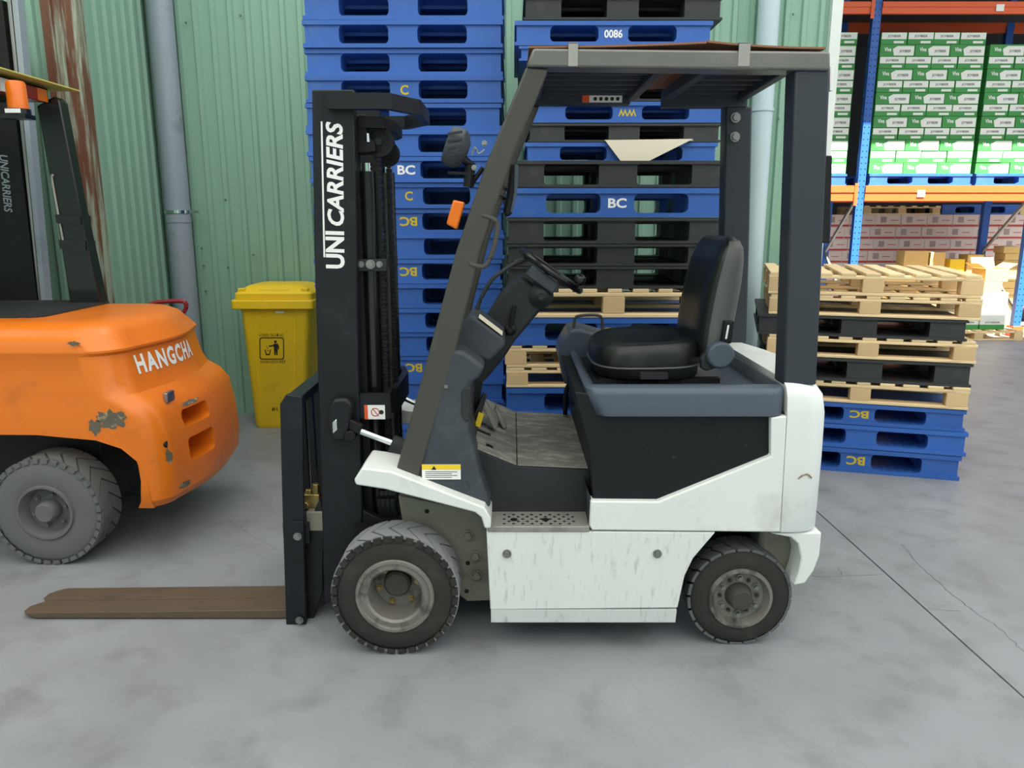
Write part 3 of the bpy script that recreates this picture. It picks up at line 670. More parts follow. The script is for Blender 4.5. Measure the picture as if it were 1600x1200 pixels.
# --- cowl, dash and column
cwl = [(649, 765), (702, 545), (725, 549), (758, 574), (749, 590), (735, 600), (733, 672), (741, 700), (750, 740), (768, 793), (757, 796)]
cowl = pp('cowl', cwl, 2.655, 2.82, m_cowl, bevel=.016, seg=3)
b_ = B(); bk = [(640, 700), (702, 545), (735, 560), (735, 600), (733, 672), (741, 720), (700, 760)]
prism(b_, [at(x, y, 2.655) + Vector((0, .16, 0)) for x, y in bk], (0, .66, 0)); part('bulkhead', b_, m_dark, cowl, bevel=.01)
pp('side_pocket', [(721, 612), (729, 604), (735, 606), (735, 655), (728, 660), (721, 650)], 2.648, 2.66, m_dark, cowl, .005)
for px, py, r in ((697, 604, .007), (727, 760, .016), (655, 760, .007)): bolt(at(px, py, 2.654), r * .75, m_cowl if r > .01 else m_steel, cowl, hexed=False, t=.006)
p0, p1 = at(659, 726, 2.652), at(720, 749, 2.652); b_ = B(); box(b_, p0.x, p1.x, 2.6515, 2.6545, p1.z, p0.z); stc = part('caution_label', b_, m_white_ink, cowl)
b_ = B(); box(b_, p0.x, p1.x, 2.6505, 2.6515, p0.z - .018, p0.z); part('yellow_field', b_, m_yellowst, stc)
b_ = B()
for k in range(4): box(b_, p0.x + .012, p1.x - .012 - .02 * (k % 2), 2.6508, 2.6515, p0.z - .028 - k * .007, p0.z - .026 - k * .007)
part('print_lines', b_, m_black_ink, stc)
b_ = B(); prism(b_, [at(x, y, 2.6505) for x, y in ((674, 734), (678, 728), (682, 734))], (0, -.0005, 0)); part('warning_triangle', b_, m_black_ink, stc)
dsp = [(705, 541), (716, 519), (733, 494), (743, 495), (786, 527), (790, 541), (764, 566), (752, 562), (714, 551)]
db = pp('display_box', dsp, 2.78, 3.08, m_cowl, bevel=.014, seg=3)
b_ = B(); u0, u1 = at(747, 497, 2.78), at(784, 525, 2.78); dd = (u1 - u0).normalized(); nn_ = Vector((-dd.z, 0, dd.x)); nn_ = nn_ if nn_.z > 0 else -nn_
prism(b_, [u0 + nn_ * .002, u1 + nn_ * .002, u1 + nn_ * .004, u0 + nn_ * .004], (0, .1, 0)); part('display_label', b_, m_cream, db)
col = [(735, 600), (759, 499), (779, 465), (800, 443), (815, 434), (828, 442), (858, 465), (852, 477), (835, 497), (804, 534), (790, 556), (767, 585), (753, 600), (748, 640), (738, 640)]
sc_ = pp('steering_column', col, 3.06, 3.25, m_dark, bevel=.014, seg=3)
pk = at(845, 462, 3.06); b_ = B(); lathe(b_, pk, [(.02, .052), (-.006, .05), (-.03, .028), (-.038, .014), (-.06, .012), (-.06, .001)], 24); part('lever_boot', b_, m_dark, sc_)
p0, p1 = at(797, 515, 3.055), at(804, 478, 3.04); b_ = B(); lathe(b_, p0, [(.01, .026), (-.012, .024), (-.02, .012), (-.03, .011), (-.03, .001)], 20); tube(b_, [p0 + Vector((0, -.014, .01)), p1], .009, 8); part('direction_lever', b_, m_black, sc_)
b_ = B(); q = at(848, 436, 3.08); bar(b_, at(826, 420, 3.08), at(868, 450, 3.08), .12, .05); part('switch_pod', b_, m_cowl, sc_, bevel=.008)
# steering wheel: ring in a tilted plane
wc = at(861, 423, 3.15); e1 = (at(910, 456, 3.15) - at(813, 389, 3.15)); Rw = e1.length / 2 ; e1.normalize(); e2 = Vector((0, 1, 0)); wn = e1.cross(e2); wn = wn if wn.z > 0 else -wn
b_ = B(); n = 40; rings = []
for k in range(n):
    t = 2 * math.pi * k / n; rd = e1 * math.cos(t) + e2 * math.sin(t); c0 = wc + rd * (Rw - .012)
    rings.append([b_.verts.new(c0 + (rd * math.cos(2 * math.pi * j / 10) + wn * math.sin(2 * math.pi * j / 10)) * .014) for j in range(10)])
for k in range(n):
    a_, c_ = rings[k], rings[(k + 1) % n]
    for j in range(10): b_.faces.new((a_[j], a_[(j + 1) % 10], c_[(j + 1) % 10], c_[j]))
sw = part('steering_wheel', b_, m_cyl)
b_ = B(); hubc = wc - wn * .035; tube(b_, [hubc - wn * .05, hubc + wn * .012], .035, 16)
for t in (20, 140, 260):
    rd = e1 * math.cos(math.radians(t)) + e2 * math.sin(math.radians(t)); tube(b_, [hubc, wc + rd * (Rw - .015)], .011, 8)
part('wheel_spokes', b_, m_dark, sw)
b_ = B(); kc = at(906, 437, 3.02); ball(b_, kc, .024); tube(b_, [kc, at(900, 450, 3.05)], .008, 8); part('spinner_knob', b_, m_cyl, sw)
b_ = B(); tube(b_, curve([at(742, 495, 3.0), at(750, 470, 3.0), at(768, 438, 3.0), at(785, 424, 3.02), at(806, 411, 3.05), at(822, 405, 3.1)], 5), .008, 8); tube(b_, [at(803, 412, 3.05), at(824, 404, 3.1)], .013, 8); part('control_cable', b_, m_dark, sc_)
# pedals, brake lever
pd = B()
pxp(pd, [(738, 655), (754, 618), (760, 622), (748, 660)], 2.98, 3.05); part('pedal_arm', pd, m_dark)
pd = B(); pxp(pd, [(750, 628), (755, 622), (778, 668), (772, 672)], 3.05, 3.13); part('pedal', pd, m_step, bevel=.003)
pd = B(); pxp(pd, [(772, 640), (776, 638), (792, 668), (786, 671)], 3.16, 3.24); part('pedal', pd, m_step, bevel=.003)
pd = B(); pxp(pd, [(748, 645), (756, 648), (750, 668), (742, 665)], 2.96, 2.975); part('pedal_tag', pd, m_yellowst)
b_ = B(); tube(b_, curve([at(890, 598, 3.5), at(884, 615, 3.5), at(883, 650, 3.5)], 4), .011, 8); lv = part('brake_lever', b_, m_black)
b_ = B(); a_, c_ = at(883, 648, 3.5), at(883, 674, 3.5)
for k in range(8): tube(b_, [a_.lerp(c_, k / 8), a_.lerp(c_, (k + .7) / 8)], .015 + .001 * k, 12)
part('lever_gaiter', b_, m_step, lv)
# --- seat
def sup(cx, cy, hx, hy, z, n=28, p=3.2):
    o_ = []
    for k in range(n):
        t = 2 * math.pi * k / n; c_, s_ = math.cos(t), math.sin(t)
        o_.append(Vector((cx + hx * math.copysign(abs(c_) ** (2 / p), c_), cy + hy * math.copysign(abs(s_) ** (2 / p), s_), z)))
    return o_
SY0, SY1 = 2.84, 3.34; sy = (SY0 + SY1) / 2; shy = (SY1 - SY0) / 2
sx0, sx1 = at(932, 560, SY0).x, at(1108, 560, SY0).x; scx = (sx0 + sx1) / 2; shx = (sx1 - sx0) / 2
zb0 = zh1 - .03; zc1 = at(1000, 541, SY0).z
b_ = B()
def csec(f, z, tilt): 
    return [Vector((p.x, p.y, p.z + tilt * ((p.x - scx) / shx) + .018 * abs((p.y - sy) / shy) ** 2 * (1 if z > zc1 - .05 else 0))) for p in sup(scx, sy, shx * f, shy * f, z)]
loft(b_, [csec(.9, zb0, 0), csec(.98, zb0 + .012, 0), csec(1.0, zb0 + .05, .004), csec(1.0, zb0 + .056, .004), csec(1.015, zc1 - .05, .008), csec(.985, zc1 - .018, .012), csec(.9, zc1 - .004, .012), csec(.7, zc1 - .006, .008), csec(.4, zc1 - .014, .004)])
seat = part('seat', b_, m_vinyl, ang=60)
b_ = B(); tube(b_, [p * 1 for p in [Vector((q.x, q.y, q.z)) for q in csec(1.012, zb0 + .053, .004)]] , .004, 6); part('piping', b_, m_vinylgrey, seat)
for yq in (SY0 + .05, SY1 - .09):
    b_ = B(); box(b_, sx0 + .02, sx1 + .06, yq, yq + .04, zh1 - .05, zb0 + .004); part('seat_rail', b_, m_black, seat)
b_ = B(); box(b_, at(1000, 590, 2.82).x, at(1042, 590, 2.82).x, 2.80, 2.84, zh1 - .01, zh1 + .012); part('seat_latch', b_, m_dark, seat)
# backrest: sections up the height; px of near-side front / rear edges
bsec = [(562, 1100, 1140), (540, 1094, 1148), (515, 1096, 1154), (480, 1102, 1161), (445, 1110, 1167), (410, 1122, 1170), (388, 1134, 1169), (377, 1142, 1164), (371, 1150, 1158)]
b_ = B(); S = []; S2 = []
for i, (py, xf, xb_) in enumerate(bsec):
    f = at(xf - 8, py, SY0 + .02); r_ = at(xb_ + 3, py, SY0 + .02); hy = shy * (.92 if i < 6 else (.88, .78, .6)[i - 6]); hx = (r_.x - f.x) / 2
    ring = []
    for p in sup((f.x + r_.x) / 2, sy, hx, hy, f.z, 32, 2.8):
        k = abs((p.y - sy) / hy)
        if p.x < (f.x + r_.x) / 2: p.x += .03 * (1 - k * k) - .012          # dished front with wings
        ring.append(p)
    S.append(ring)
    S2.append([Vector((max(p.x, (f.x + r_.x) / 2 - hx * .5) + .004, sy + (p.y - sy) * 1.012, p.z)) for p in ring])
loft(b_, S); back = part('backrest', b_, m_vinyl, seat, ang=60)
b_ = B(); loft(b_, S2[:-1]); part('back_shell', b_, m_vinylgrey, seat, ang=60)
kc = at(1127, 556, SY0 - .03); b_ = B(); lathe(b_, kc, [(.05, .05), (.01, .052), (0, .046), (0, .001)], 12); part('recline_knob', b_, m_slate, seat, bevel=.004)
b_ = B(); pxp(b_, [(1095, 560), (1108, 545), (1130, 545), (1130, 572), (1105, 580), (1096, 577)], SY0 - .005, SY0 + .03); part('hinge_cover', b_, m_dark, seat, bevel=.006)
q0, q1 = at(1131, 503, SY0 + .035), at(1147, 536, SY0 + .035)
pp('lumbar_gauge', [(1132, 502), (1148, 502), (1143, 537), (1127, 536)], SY0 - .002, SY0 + .03, m_black, seat, .004)
pp('gauge_scale', [(1137, 508), (1140, 508), (1136, 530), (1133, 530)], SY0 - .004, SY0 + .0, m_white_ink, seat, .001)
# --- mast
MY0, MY1 = 2.86, 3.44
mo = [(487, 140), (553, 140), (558, 470), (566, 800), (560, 925), (506, 945), (500, 690), (491, 400)]
mast = pp('mast', mo, MY0, MY0 + .045, m_mast, bevel=.005)
b_ = B(); prism(b_, [at(x, y, MY0) + Vector((0, MY1 - MY0 - .045, 0)) for x, y in mo], (0, .045, 0)); part('far_channel', b_, m_mast, mast)
zmb, zmt = .1, at(520, 165, MY0).z
mxl, mxr = at(493, 400, MY0).x, at(556, 400, MY0).x
for y in (MY0 + .045, MY1 - .1):
    b_ = B(); box(b_, mxl + .02, mxl + .05, y, y + .055, zmb, zmt); box(b_, mxr - .03, mxr + .012, y + .012, y + .055, zmb + .05, zmt - .05); part('inner_channel', b_, m_black, mast)
X = lambda px, Y=2.95, py=400: at(px, py, Y).x
for yy, pxc, pyt, r in ((2.97, 578, 268, .032), (3.32, 611, 270, .026)):
    ztop = at(pxc, pyt, yy).z; xx = X(pxc, yy)
    b_ = B(); tube(b_, [(xx, yy, .15), (xx, yy, ztop)], r, 20); cy_ = part('lift_cylinder', b_, m_cyl, mast)
    b_ = B(); tube(b_, [(xx, yy, ztop), (xx, yy, ztop + .03)], r * .62, 16); part('cylinder_rod', b_, m_chrome, cy_)
def chain(xx, yy, z0, z1):
    b_ = B(); z = z0; k = 0
    while z < z1:
        w_ = .017 if k % 2 else .012
        box(b_, xx - w_ / 2, xx + w_ / 2, yy - .018, yy + .018, z, z + .013); k += 1; z += .0155
    c_ = part('lift_chain', b_, m_black, mast); c_['kind'] = 'stuff'
chain(X(596), 2.98, .3, at(596, 225, 2.98).z); chain(X(612, 3.1), 3.1, .3, at(612, 240, 3.1).z)
for px, py, yy, r in ((593, 222, 2.98, .055), (604, 240, 3.12, .05)):
    c_ = at(px, py, yy); b_ = B(); lathe(b_, c_, [(-.015, .012), (-.015, r * .7), (-.02, r * .72), (-.02, r), (.02, r), (.02, .012)], 28); sv = part('chain_pulley', b_, m_black, mast)
    b_ = B(); lathe(b_, c_, [(-.026, .014), (0, .014)], 12); part('pulley_pin', b_, m_dark, sv)
pp('cylinder_head', [(556, 180), (570, 178), (575, 215), (584, 220), (587, 237), (557, 240)], 2.92, 3.02, m_black, mast)
pb = at(575, 222, 2.915); b_ = B(); lathe(b_, pb, [(0, .008), (.03, .006)], 10, 'Z'); part('grease_nipple', b_, m_chrome, mast)
pp('clamp_plate', [(556, 405), (604, 405), (604, 424), (556, 424)], 2.905, 2.915, m_dark, mast, .002)
for px, r in ((564, .009), (579, .013), (593, .009)): bolt(at(px, 413, 2.904), r, m_steel, mast)
pp('clamp_plate', [(604, 398), (621, 398), (621, 416), (604, 416)], 3.28, 3.29, m_dark, mast, .002)
# tie bars: bent flat bars joining near and far channels
def tie(name, path, z0, z1, th, mat):
    b_ = B(); P = [Vector((x, y, 0)) for x, y in path]; L_, R_ = [], []
    for i, p in enumerate(P):
        d = (P[min(i + 1, len(P) - 1)] - P[max(i - 1, 0)]).normalized(); n_ = Vector((-d.y, d.x, 0)); L_.append(p + n_ * th / 2); R_.append(p - n_ * th / 2)
    prism(b_, [Vector((q.x, q.y, z0)) for q in L_ + R_[::-1]], (0, 0, z1 - z0)); return part(name, b_, mat, mast, bevel=.003)
def bend(x0, x1, x2, ya, yb, yc, yd):
    """near arm, rounded turn, cross bar, far arm"""
    return [(x0, ya), (x1, ya)] + [(v.x, v.y) for v in curve([(x1 + .02, ya + .004, 0), (x2 - .02, yb - .03, 0), (x2, yb, 0)], 4)] + [(x2, yc)] + [(x1, yd), (x0, yd)]
zt0, zt1 = at(560, 178, MY0 - .02).z, at(560, 146, MY0 - .02).z
tie('top_tie_bar', bend(X(514, MY0, 160), X(600, MY0, 160), X(652, 3.0, 180), MY0 - .02, 2.99, 3.3, MY1 + .02), zt0 + .015, zt1, .03, m_mast)
zt0, zt1 = at(580, 655, MY0).z, at(580, 620, MY0).z
tie('lower_tie_bar', bend(X(562, MY0, 640), X(598, MY0, 640), X(618, 3.0, 620), MY0 + .02, 2.98, 3.3, MY1 - .02), zt0, zt1 + .01, .026, m_mast)
tie('head_tie_bar', bend(X(558, 2.9, 190), X(586, 2.9, 190), X(606, 3.0, 200), 2.93, 3.02, 3.28, MY1 - .07), at(580, 200, 2.92).z, at(580, 182, 2.92).z, .03, m_black)
p0, p1 = at(569, 633, 2.866), at(602, 655, 2.866); b_ = B(); box(b_, p0.x, p1.x, 2.8655, 2.868, p1.z, p0.z); sk_ = part('safety_sticker', b_, m_white_ink, mast)
b_ = B(); box(b_, p0.x, p0.x + .013, 2.8645, 2.8655, p1.z, p0.z); part('orange_field', b_, m_orange_ink, sk_)
b_ = B(); lathe(b_, ((p0.x + p1.x) / 2 + .002, 2.8655, (p0.z + p1.z) / 2), [(-.0008, .017), (-.0008, .0135), (0, .0135), (0, .017)], 20, 'Y', True)
bar(b_, (p0.x + .032, 2.8648, p0.z - .012), (p0.x + .054, 2.8648, p1.z + .012), .001, .003); part('prohibition_sign', b_, m_red_ink, sk_)
b_ = B(); lathe(b_, (p1.x - .014, 2.8652, (p0.z + p1.z) / 2), [(-.0004, .009), (0, .009)], 14); part('pictogram', b_, m_black_ink, sk_)
# tilt bracket and rods
pp('tilt_bracket', [(512, 640), (520, 624), (540, 622), (552, 632), (546, 665), (538, 690), (520, 690), (512, 672)], MY0 - .05, MY0, m_mast, mast, .012)
pp('bracket_slot', [(519, 660), (526, 655), (527, 672), (520, 678)], MY0 - .053, MY0 - .048, m_chrome, mast, .003)
b_ = B(); pxp(b_, [(545, 655), (566, 665), (562, 680), (545, 672)], MY0 - .045, MY0 - .015); lathe(b_, at(548, 680, MY0 - .03), [(-.02, .022), (.02, .022)], 16); tr = part('tilt_clevis', b_, m_black, mast, bevel=.004)
b_ = B(); tube(b_, [at(558, 672, MY0 - .03), at(622, 696, MY0 - .03)], .013, 16); part('tilt_rod', b_, m_chrome, tr)
b_ = B(); tube(b_, [at(612, 692, MY0 - .03), at(632, 700, MY0 - .03)], .034, 16); part('tilt_seal', b_, m_dark, tr)
b_ = B(); tube(b_, [at(618, 617, MY1 - .03), at(668, 638, MY1 - .03)], .012, 14); part('tilt_rod', b_, m_chrome, tr)
# mast lettering, reading upwards
lo_, hi_ = at(523, 421, MY0), at(519, 192, MY0); xd = (hi_ - lo_); Lt = xd.length; xd.normalize(); yd = Vector((-1, 0, 0)); yd = (yd - xd * yd.dot(xd)).normalized()
wx = (at(537, 300, MY0).x - at(507, 300, MY0).x)
a_ = at(539, 420, MY0)
text('lettering', 'UNI', m_white_ink, mast, a_ , xd, yd, w=Lt * .262, h=wx, depth=.0012, shear=.0, bold=.035)
text('lettering', 'CARRIERS', m_white_ink, mast, a_ + xd * Lt * .30, xd, yd, w=Lt * .70, h=wx * .88, depth=.0012, shear=.18, bold=.03)
b_ = B(); l0 = a_ + yd * (wx * 1.08) + xd * .04; l1 = a_ + yd * (wx * 1.08) + xd * Lt * 1.0; bar(b_, l0 + Vector((0, -.001, 0)), l1 + Vector((0, -.001, 0)), .006, .0015, Vector((0, 1, 0))); part('lettering_line', b_, m_white_ink, mast)
# hoses between mast and frame, foot bracket
for k in range(4):
    b_ = B(); tube(b_, curve([at(597 + k * 7, 768, 2.95), at(594 + k * 7, 785, 2.93), at(600 + k * 7, 808, 2.95), at(612 + k * 6, 820, 3.0)], 4), .014, 8); part('hydraulic_hose', b_, m_dark)
pp('mast_foot', [(562, 795), (612, 820), (600, 900), (560, 930)], MY0 + .01, MY0 + .05, m_mast, mast)
# --- carriage, load frame, forks
ca = [(437, 632), (447, 616), (472, 620), (473, 700), (478, 985), (450, 988), (447, 980), (441, 800)]
car = pp('carriage', ca, 2.82, 2.84, m_mast, bevel=.004)
b_ = B(); prism(b_, [at(x, y, 2.82) + Vector((0, .62, 0)) for x, y in ca], (0, .02, 0)); part('carriage_side', b_, m_mast, car)
p, q = at(447, 618, 2.84), at(474, 640, 2.84)
b_ = B(); box(b_, p.x, q.x, 2.84, 3.44, p.z - .035, p.z); part('top_bar', b_, m_mast, car, bevel=.003)
p, q = at(452, 818, 2.84), at(476, 850, 2.84); b_ = B(); box(b_, p.x, q.x + .02, 2.84, 3.44, q.z, p.z); part('fork_bar', b_, m_mast, car)
p, q = at(452, 930, 2.84), at(480, 968, 2.84); b_ = B(); box(b_, p.x, q.x, 2.84, 3.44, q.z, p.z); part('fork_bar', b_, m_mast, car)
b_ = B(); xq = at(462, 640, 2.9).x
for yy in (2.98, 3.1, 3.22): box(b_, xq - .012, xq + .012, yy, yy + .03, at(462, 820, 2.84).z, at(462, 625, 2.84).z)
part('frame_upright', b_, m_mast, car)
pp('guide_plate', [(474, 835), (500, 778), (505, 800), (504, 925), (487, 975), (478, 960)], 2.87, 2.885, m_mast, car, .003)
pp('lock_plate', [(457, 815), (474, 815), (475, 876), (458, 876)], 2.812, 2.82, m_mast, car, .002)
for px, py in ((465, 838), (468, 969)): bolt(at(px, py, 2.811), .012, m_steel, car)
vb = at(487, 775, 2.9); b_ = B(); box(b_, vb.x - .035, vb.x + .03, 2.9, 2.96, vb.z - .055, vb.z + .005)
tube(b_, [(vb.x + .015, 2.92, vb.z), (vb.x + .015, 2.92, vb.z + .045)], .016, 6); tube(b_, [(vb.x - .015, 2.92, vb.z), (vb.x - .015, 2.92, vb.z + .022)], .014, 6); tube(b_, [(vb.x - .02, 2.9, vb.z - .03), (vb.x - .02, 2.87, vb.z - .03)], .015, 6)
part('valve_block', b_, m_brass, car, bevel=.003)
p, q = at(478, 800, 2.86), at(505, 830, 2.86); b_ = B(); box(b_, p.x, q.x, 2.86, 3.4, q.z, p.z); part('shelf_bar', b_, m_tan, car, bevel=.004)
fz = .042
for i, (y0, y1, xt) in enumerate(((2.86, 2.965, 28), (2.97, 3.075, 62))):
    xe = at(452, 970, 2.86).x; xtip = at(xt, 945, y0).x; b_ = B()
    pl = [(xtip, y0 + .03), (xtip + .02, y0 + .008), (xtip + .06, y0), (xe, y0), (xe, y1), (xtip + .06, y1), (xtip + .02, y1 - .012), (xtip, y1 - .035)]
    lo_ = [b_.verts.new((x, y, .006 + (.012 if x < xtip + .03 else 0))) for x, y in pl]; hi_ = [b_.verts.new((x, y, .022 if x < xtip + .03 else (.03 if x < xtip + .1 else fz))) for x, y in pl]
    b_.faces.new(lo_); b_.faces.new(hi_[::-1])
    for k in range(8): b_.faces.new((lo_[k], lo_[(k + 1) % 8], hi_[(k + 1) % 8], hi_[k]))
    box(b_, xe - .002, xe + .035, y0, y1, .006, at(452, 820, 2.84).z); part('fork', b_, m_fork, car, bevel=.003)
# --- accessories on the front pillar
pp('turn_signal', [(697, 350), (708, 312), (726, 316), (714, 359)], 2.67, 2.72, m_orangelens, bevel=.006)
b_ = B(); tube(b_, curve([at(753, 336, 2.66), at(770, 342, 2.66), at(777, 352, 2.66), at(772, 385, 2.66), at(762, 410, 2.66), at(752, 417, 2.66), at(733, 412, 2.66)], 5), .009, 10); part('grab_bar', b_, m_pillar)
lc = at(711, 230, 2.70); b_ = B(); ax = Vector((-.93, 0, .36)).normalized(); s_, u_ = frame_of(ax)
rings = []
for d_, r_ in ((.03, .03), (.028, .06), (.012, .066), (-.02, .066), (-.035, .05), (-.045, .03)):
    rings.append([lc + ax * d_ + (s_ * math.cos(2 * math.pi * k / 24) + u_ * math.sin(2 * math.pi * k / 24)) * r_ for k in range(24)])
loft(b_, rings); wl_ = part('work_lamp', b_, m_cowl, bevel=.003)
b_ = B()
for k in range(4): bar(b_, lc + Vector((-.02, -.066, .035 - k * .022)), lc + Vector((.03, -.066, .043 - k * .022)), .006, .008)
part('lamp_fins', b_, m_dark, wl_)
b_ = B(); tube(b_, [at(722, 245, 2.7), at(735, 258, 2.7), at(732, 292, 2.7)], .018, 10); bar(b_, at(700, 270, 2.7), at(742, 272, 2.7), .03, .008); tube(b_, [at(733, 292, 2.7), at(755, 262, 2.7)], .008, 8); part('lamp_bracket', b_, m_black, wl_)
b_ = B(); tube(b_, curve([at(737, 243, 2.7), at(742, 230, 2.7), at(748, 240, 2.7), at(757, 234, 2.7)], 4), .003, 6); part('lamp_wire', b_, m_tape, wl_)
for px, py in ((757, 224), (741, 262)): bolt(at(px, py, 2.66), .007, m_steel, wl_)
b_ = B(); pxp(b_, [(797, 256), (806, 252), (810, 262), (808, 300), (800, 335), (790, 340), (786, 330), (792, 300)], 2.76, 2.93); mi = part('mirror', b_, m_black, bevel=.012, seg=3)
b_ = B(); pxp(b_, [(804, 256), (810, 258), (808, 300), (801, 332), (797, 332), (803, 300)], 2.755, 2.765); part('mirror_rim', b_, m_slate, mi, bevel=.002)
b_ = B(); tube(b_, [at(770, 286, 2.72), at(792, 296, 2.78)], .007, 8); tube(b_, [at(766, 302, 2.72), at(788, 310, 2.78)], .007, 8); part('mirror_arm', b_, m_chrome, mi)
# --- cardboard lying on the roof, taped
def sheet(x0, x1, y0, y1, zf, wav, name, label):
    b_ = B(); n = 12; top = []; bot = []
    for i in range(n + 1):
        x = x0 + (x1 - x0) * i / n; dz = wav(i / n)
        top.append([b_.verts.new((x, y, zf + dz + .006)) for y in (y0, y1)]); bot.append([b_.verts.new((x, y, zf + dz)) for y in (y0, y1)])
    for i in range(n):
        b_.faces.new((top[i][0], top[i + 1][0], top[i + 1][1], top[i][1])); b_.faces.new((bot[i][0], bot[i][1], bot[i + 1][1], bot[i + 1][0]))
        for j in (0, 1): b_.faces.new((top[i][j], bot[i][j], bot[i + 1][j], top[i + 1][j]))
    for i in (0, n): b_.faces.new((top[i][0], top[i][1], bot[i][1], bot[i][0]))
    return tag(obj(name, b_, m_card), label, 'cardboard')
zr = zr1 + .001
s1 = sheet(at(826, 75, 2.66).x, at(1103, 75, 2.66).x, 2.655, 3.56, zr, lambda t: .004 + .014 * t * t - (.0 if t > .03 else .0), 'cardboard_sheet', 'brown corrugated cardboard taped over the front of the forklift roof')
s2 = sheet(at(1105, 75, 2.66).x, at(1290, 80, 2.66).x, 2.66, 3.56, zr, lambda t: .02 * (1 - t) ** 2 + .002, 'cardboard_sheet', 'brown corrugated cardboard taped over the rear of the forklift roof')
for s_, pxs in ((s1, (888, 903)), (s2, (1154, 1172))):
    b_ = B(); u0, u1 = at(pxs[0], 90, 2.64).x, at(pxs[1], 90, 2.64).x
    box(b_, u0, u1, 2.6425, 2.6445, zr0 + .006, zr1 + .016); box(b_, u0, u1, 2.6425, 2.9, zr1 + .018, zr1 + .0195); obj('tape', b_, m_tape, s_)

# ------------------------------------------------------------------ orange forklift at the left, tail towards the right
OF = empty('forklift', (-2.2, 3.9, 0), 'orange forklift at the left with scraped rounded tail and dusty tyre', 'forklift')
def op(name, b_, mat, parent=None, **k): return obj(name, b_, mat, parent or OF, **k)
OY0, OY1 = 3.40, 4.45
def oring(z, xl, xr_, ins=0, r=.13, bul=.05, n=8):
    Y0, Y1 = OY0 + ins, OY1 - ins; pts = [Vector((xl, Y1, z)), Vector((xl, Y0, z))]
    for k in range(n + 1):
        a = math.radians(-90 + 90 * k / n); pts.append(Vector((xr_ - r + r * math.cos(a), Y0 + r + r * math.sin(a), z)))
    for k in range(1, 8):
        t = k / 8; pts.append(Vector((xr_ + bul * math.sin(math.pi * t), Y0 + r + (Y1 - Y0 - 2 * r) * t, z)))
    for k in range(n + 1):
        a = math.radians(90 * k / n); pts.append(Vector((xr_ - r + r * math.cos(a), Y1 - r + r * math.sin(a), z)))
    return pts
zo = lambda py, Y=OY0: at(100, py, Y).z
XL = -3.7
b_ = B()
secs = [oring(.262, at(238, 798, OY0).x, -1.63, .02), oring(.30, at(236, 785, OY0).x, -1.605), oring(.40, at(230, 758, OY0).x, -1.595), oring(.50, at(214, 728, OY0).x, -1.60), oring(.56, at(190, 708, OY0).x, -1.605),
        oring(.60, at(150, 695, OY0).x, -1.61), oring(.625, at(60, 690, OY0).x, -1.615), oring(.64, XL, -1.62), oring(.70, XL, -1.63), oring(.76, XL, -1.67, 0, .15), oring(.80, XL, -1.735, .0, .16, .06), oring(.86, XL, -1.765, .0, .17, .06), oring(.985, XL, -1.79, .01, .18, .06), oring(1.0, XL, -1.775, .004, .18, .06), oring(1.01, XL, -1.775, .004, .18, .06), oring(1.06, XL, -1.815, .02, .19, .06), oring(1.075, XL, -1.82, .045, .19, .05), oring(1.10, XL, -1.84, .06, .19, .05), oring(1.125, XL, -1.88, .1, .2, .04), oring(1.13, XL, -2.0, .16, .2, .02)]
loft(b_, secs); ob = op('counterweight', b_, m_orange, ang=28)
# two pockets cut into the tail
def cut(o, cutter_bm):
    me = bpy.data.meshes.new('c'); bmesh.ops.recalc_face_normals(cutter_bm, faces=cutter_bm.faces); cutter_bm.to_mesh(me); cutter_bm.free(); c = bpy.data.objects.new('c', me); COL.objects.link(c)
    me.materials.append(o.data.materials[0])
    c.location = (0, 0, 0); m_ = o.modifiers.new('cut', 'BOOLEAN'); m_.object = c; m_.operation = 'DIFFERENCE'; m_.solver = 'EXACT'
    bpy.context.view_layer.update(); dg = bpy.context.evaluated_depsgraph_get(); new = bpy.data.meshes.new_from_object(o.evaluated_get(dg)); o.modifiers.clear(); o.data = new; bpy.data.objects.remove(c); smooth(new, 28)
cb = B()
for z0, z1 in ((.60, .685), (.43, .545)):
    pl = [Vector((-1.70, y, z)) for y, z in rrect(3.62, 3.86, z0, z1, .025, 4)]; prism(cb, pl, (.3, 0, 0))
cut(ob, cb)
# panel recess outline and lettering on the tail
def tail_x(y, z):
    for a_, c_ in zip(secs, secs[1:]):
        if a_[0].z <= z <= c_[0].z:
            t = (z - a_[0].z) / (c_[0].z - a_[0].z); best = None
            for i in range(2, len(a_) - 1):
                p, q = a_[i].lerp(c_[i], t), a_[i + 1].lerp(c_[i + 1], t)
                if p.y <= y <= q.y and q.y > p.y: u = (y - p.y) / (q.y - p.y); return p.x + (q.x - p.x) * u
    return -1.7
def tail_on(name, bm_or_me, mat): pass
tx = text('lettering', 'HANGCHA', m_white_ink, ob, (0, 0, 0), (1, 0, 0), (0, 1, 0), w=.52, h=.092, depth=0, bold=.04, space=1.22)
off = WLOC[OF.name]
for v in tx.data.vertices:
    w_ = v.co + off; y, z = 3.57 + w_.x, .875 + w_.y; z += 0
    v.co = Vector((tail_x(y, z) + .003, y, z)) - off
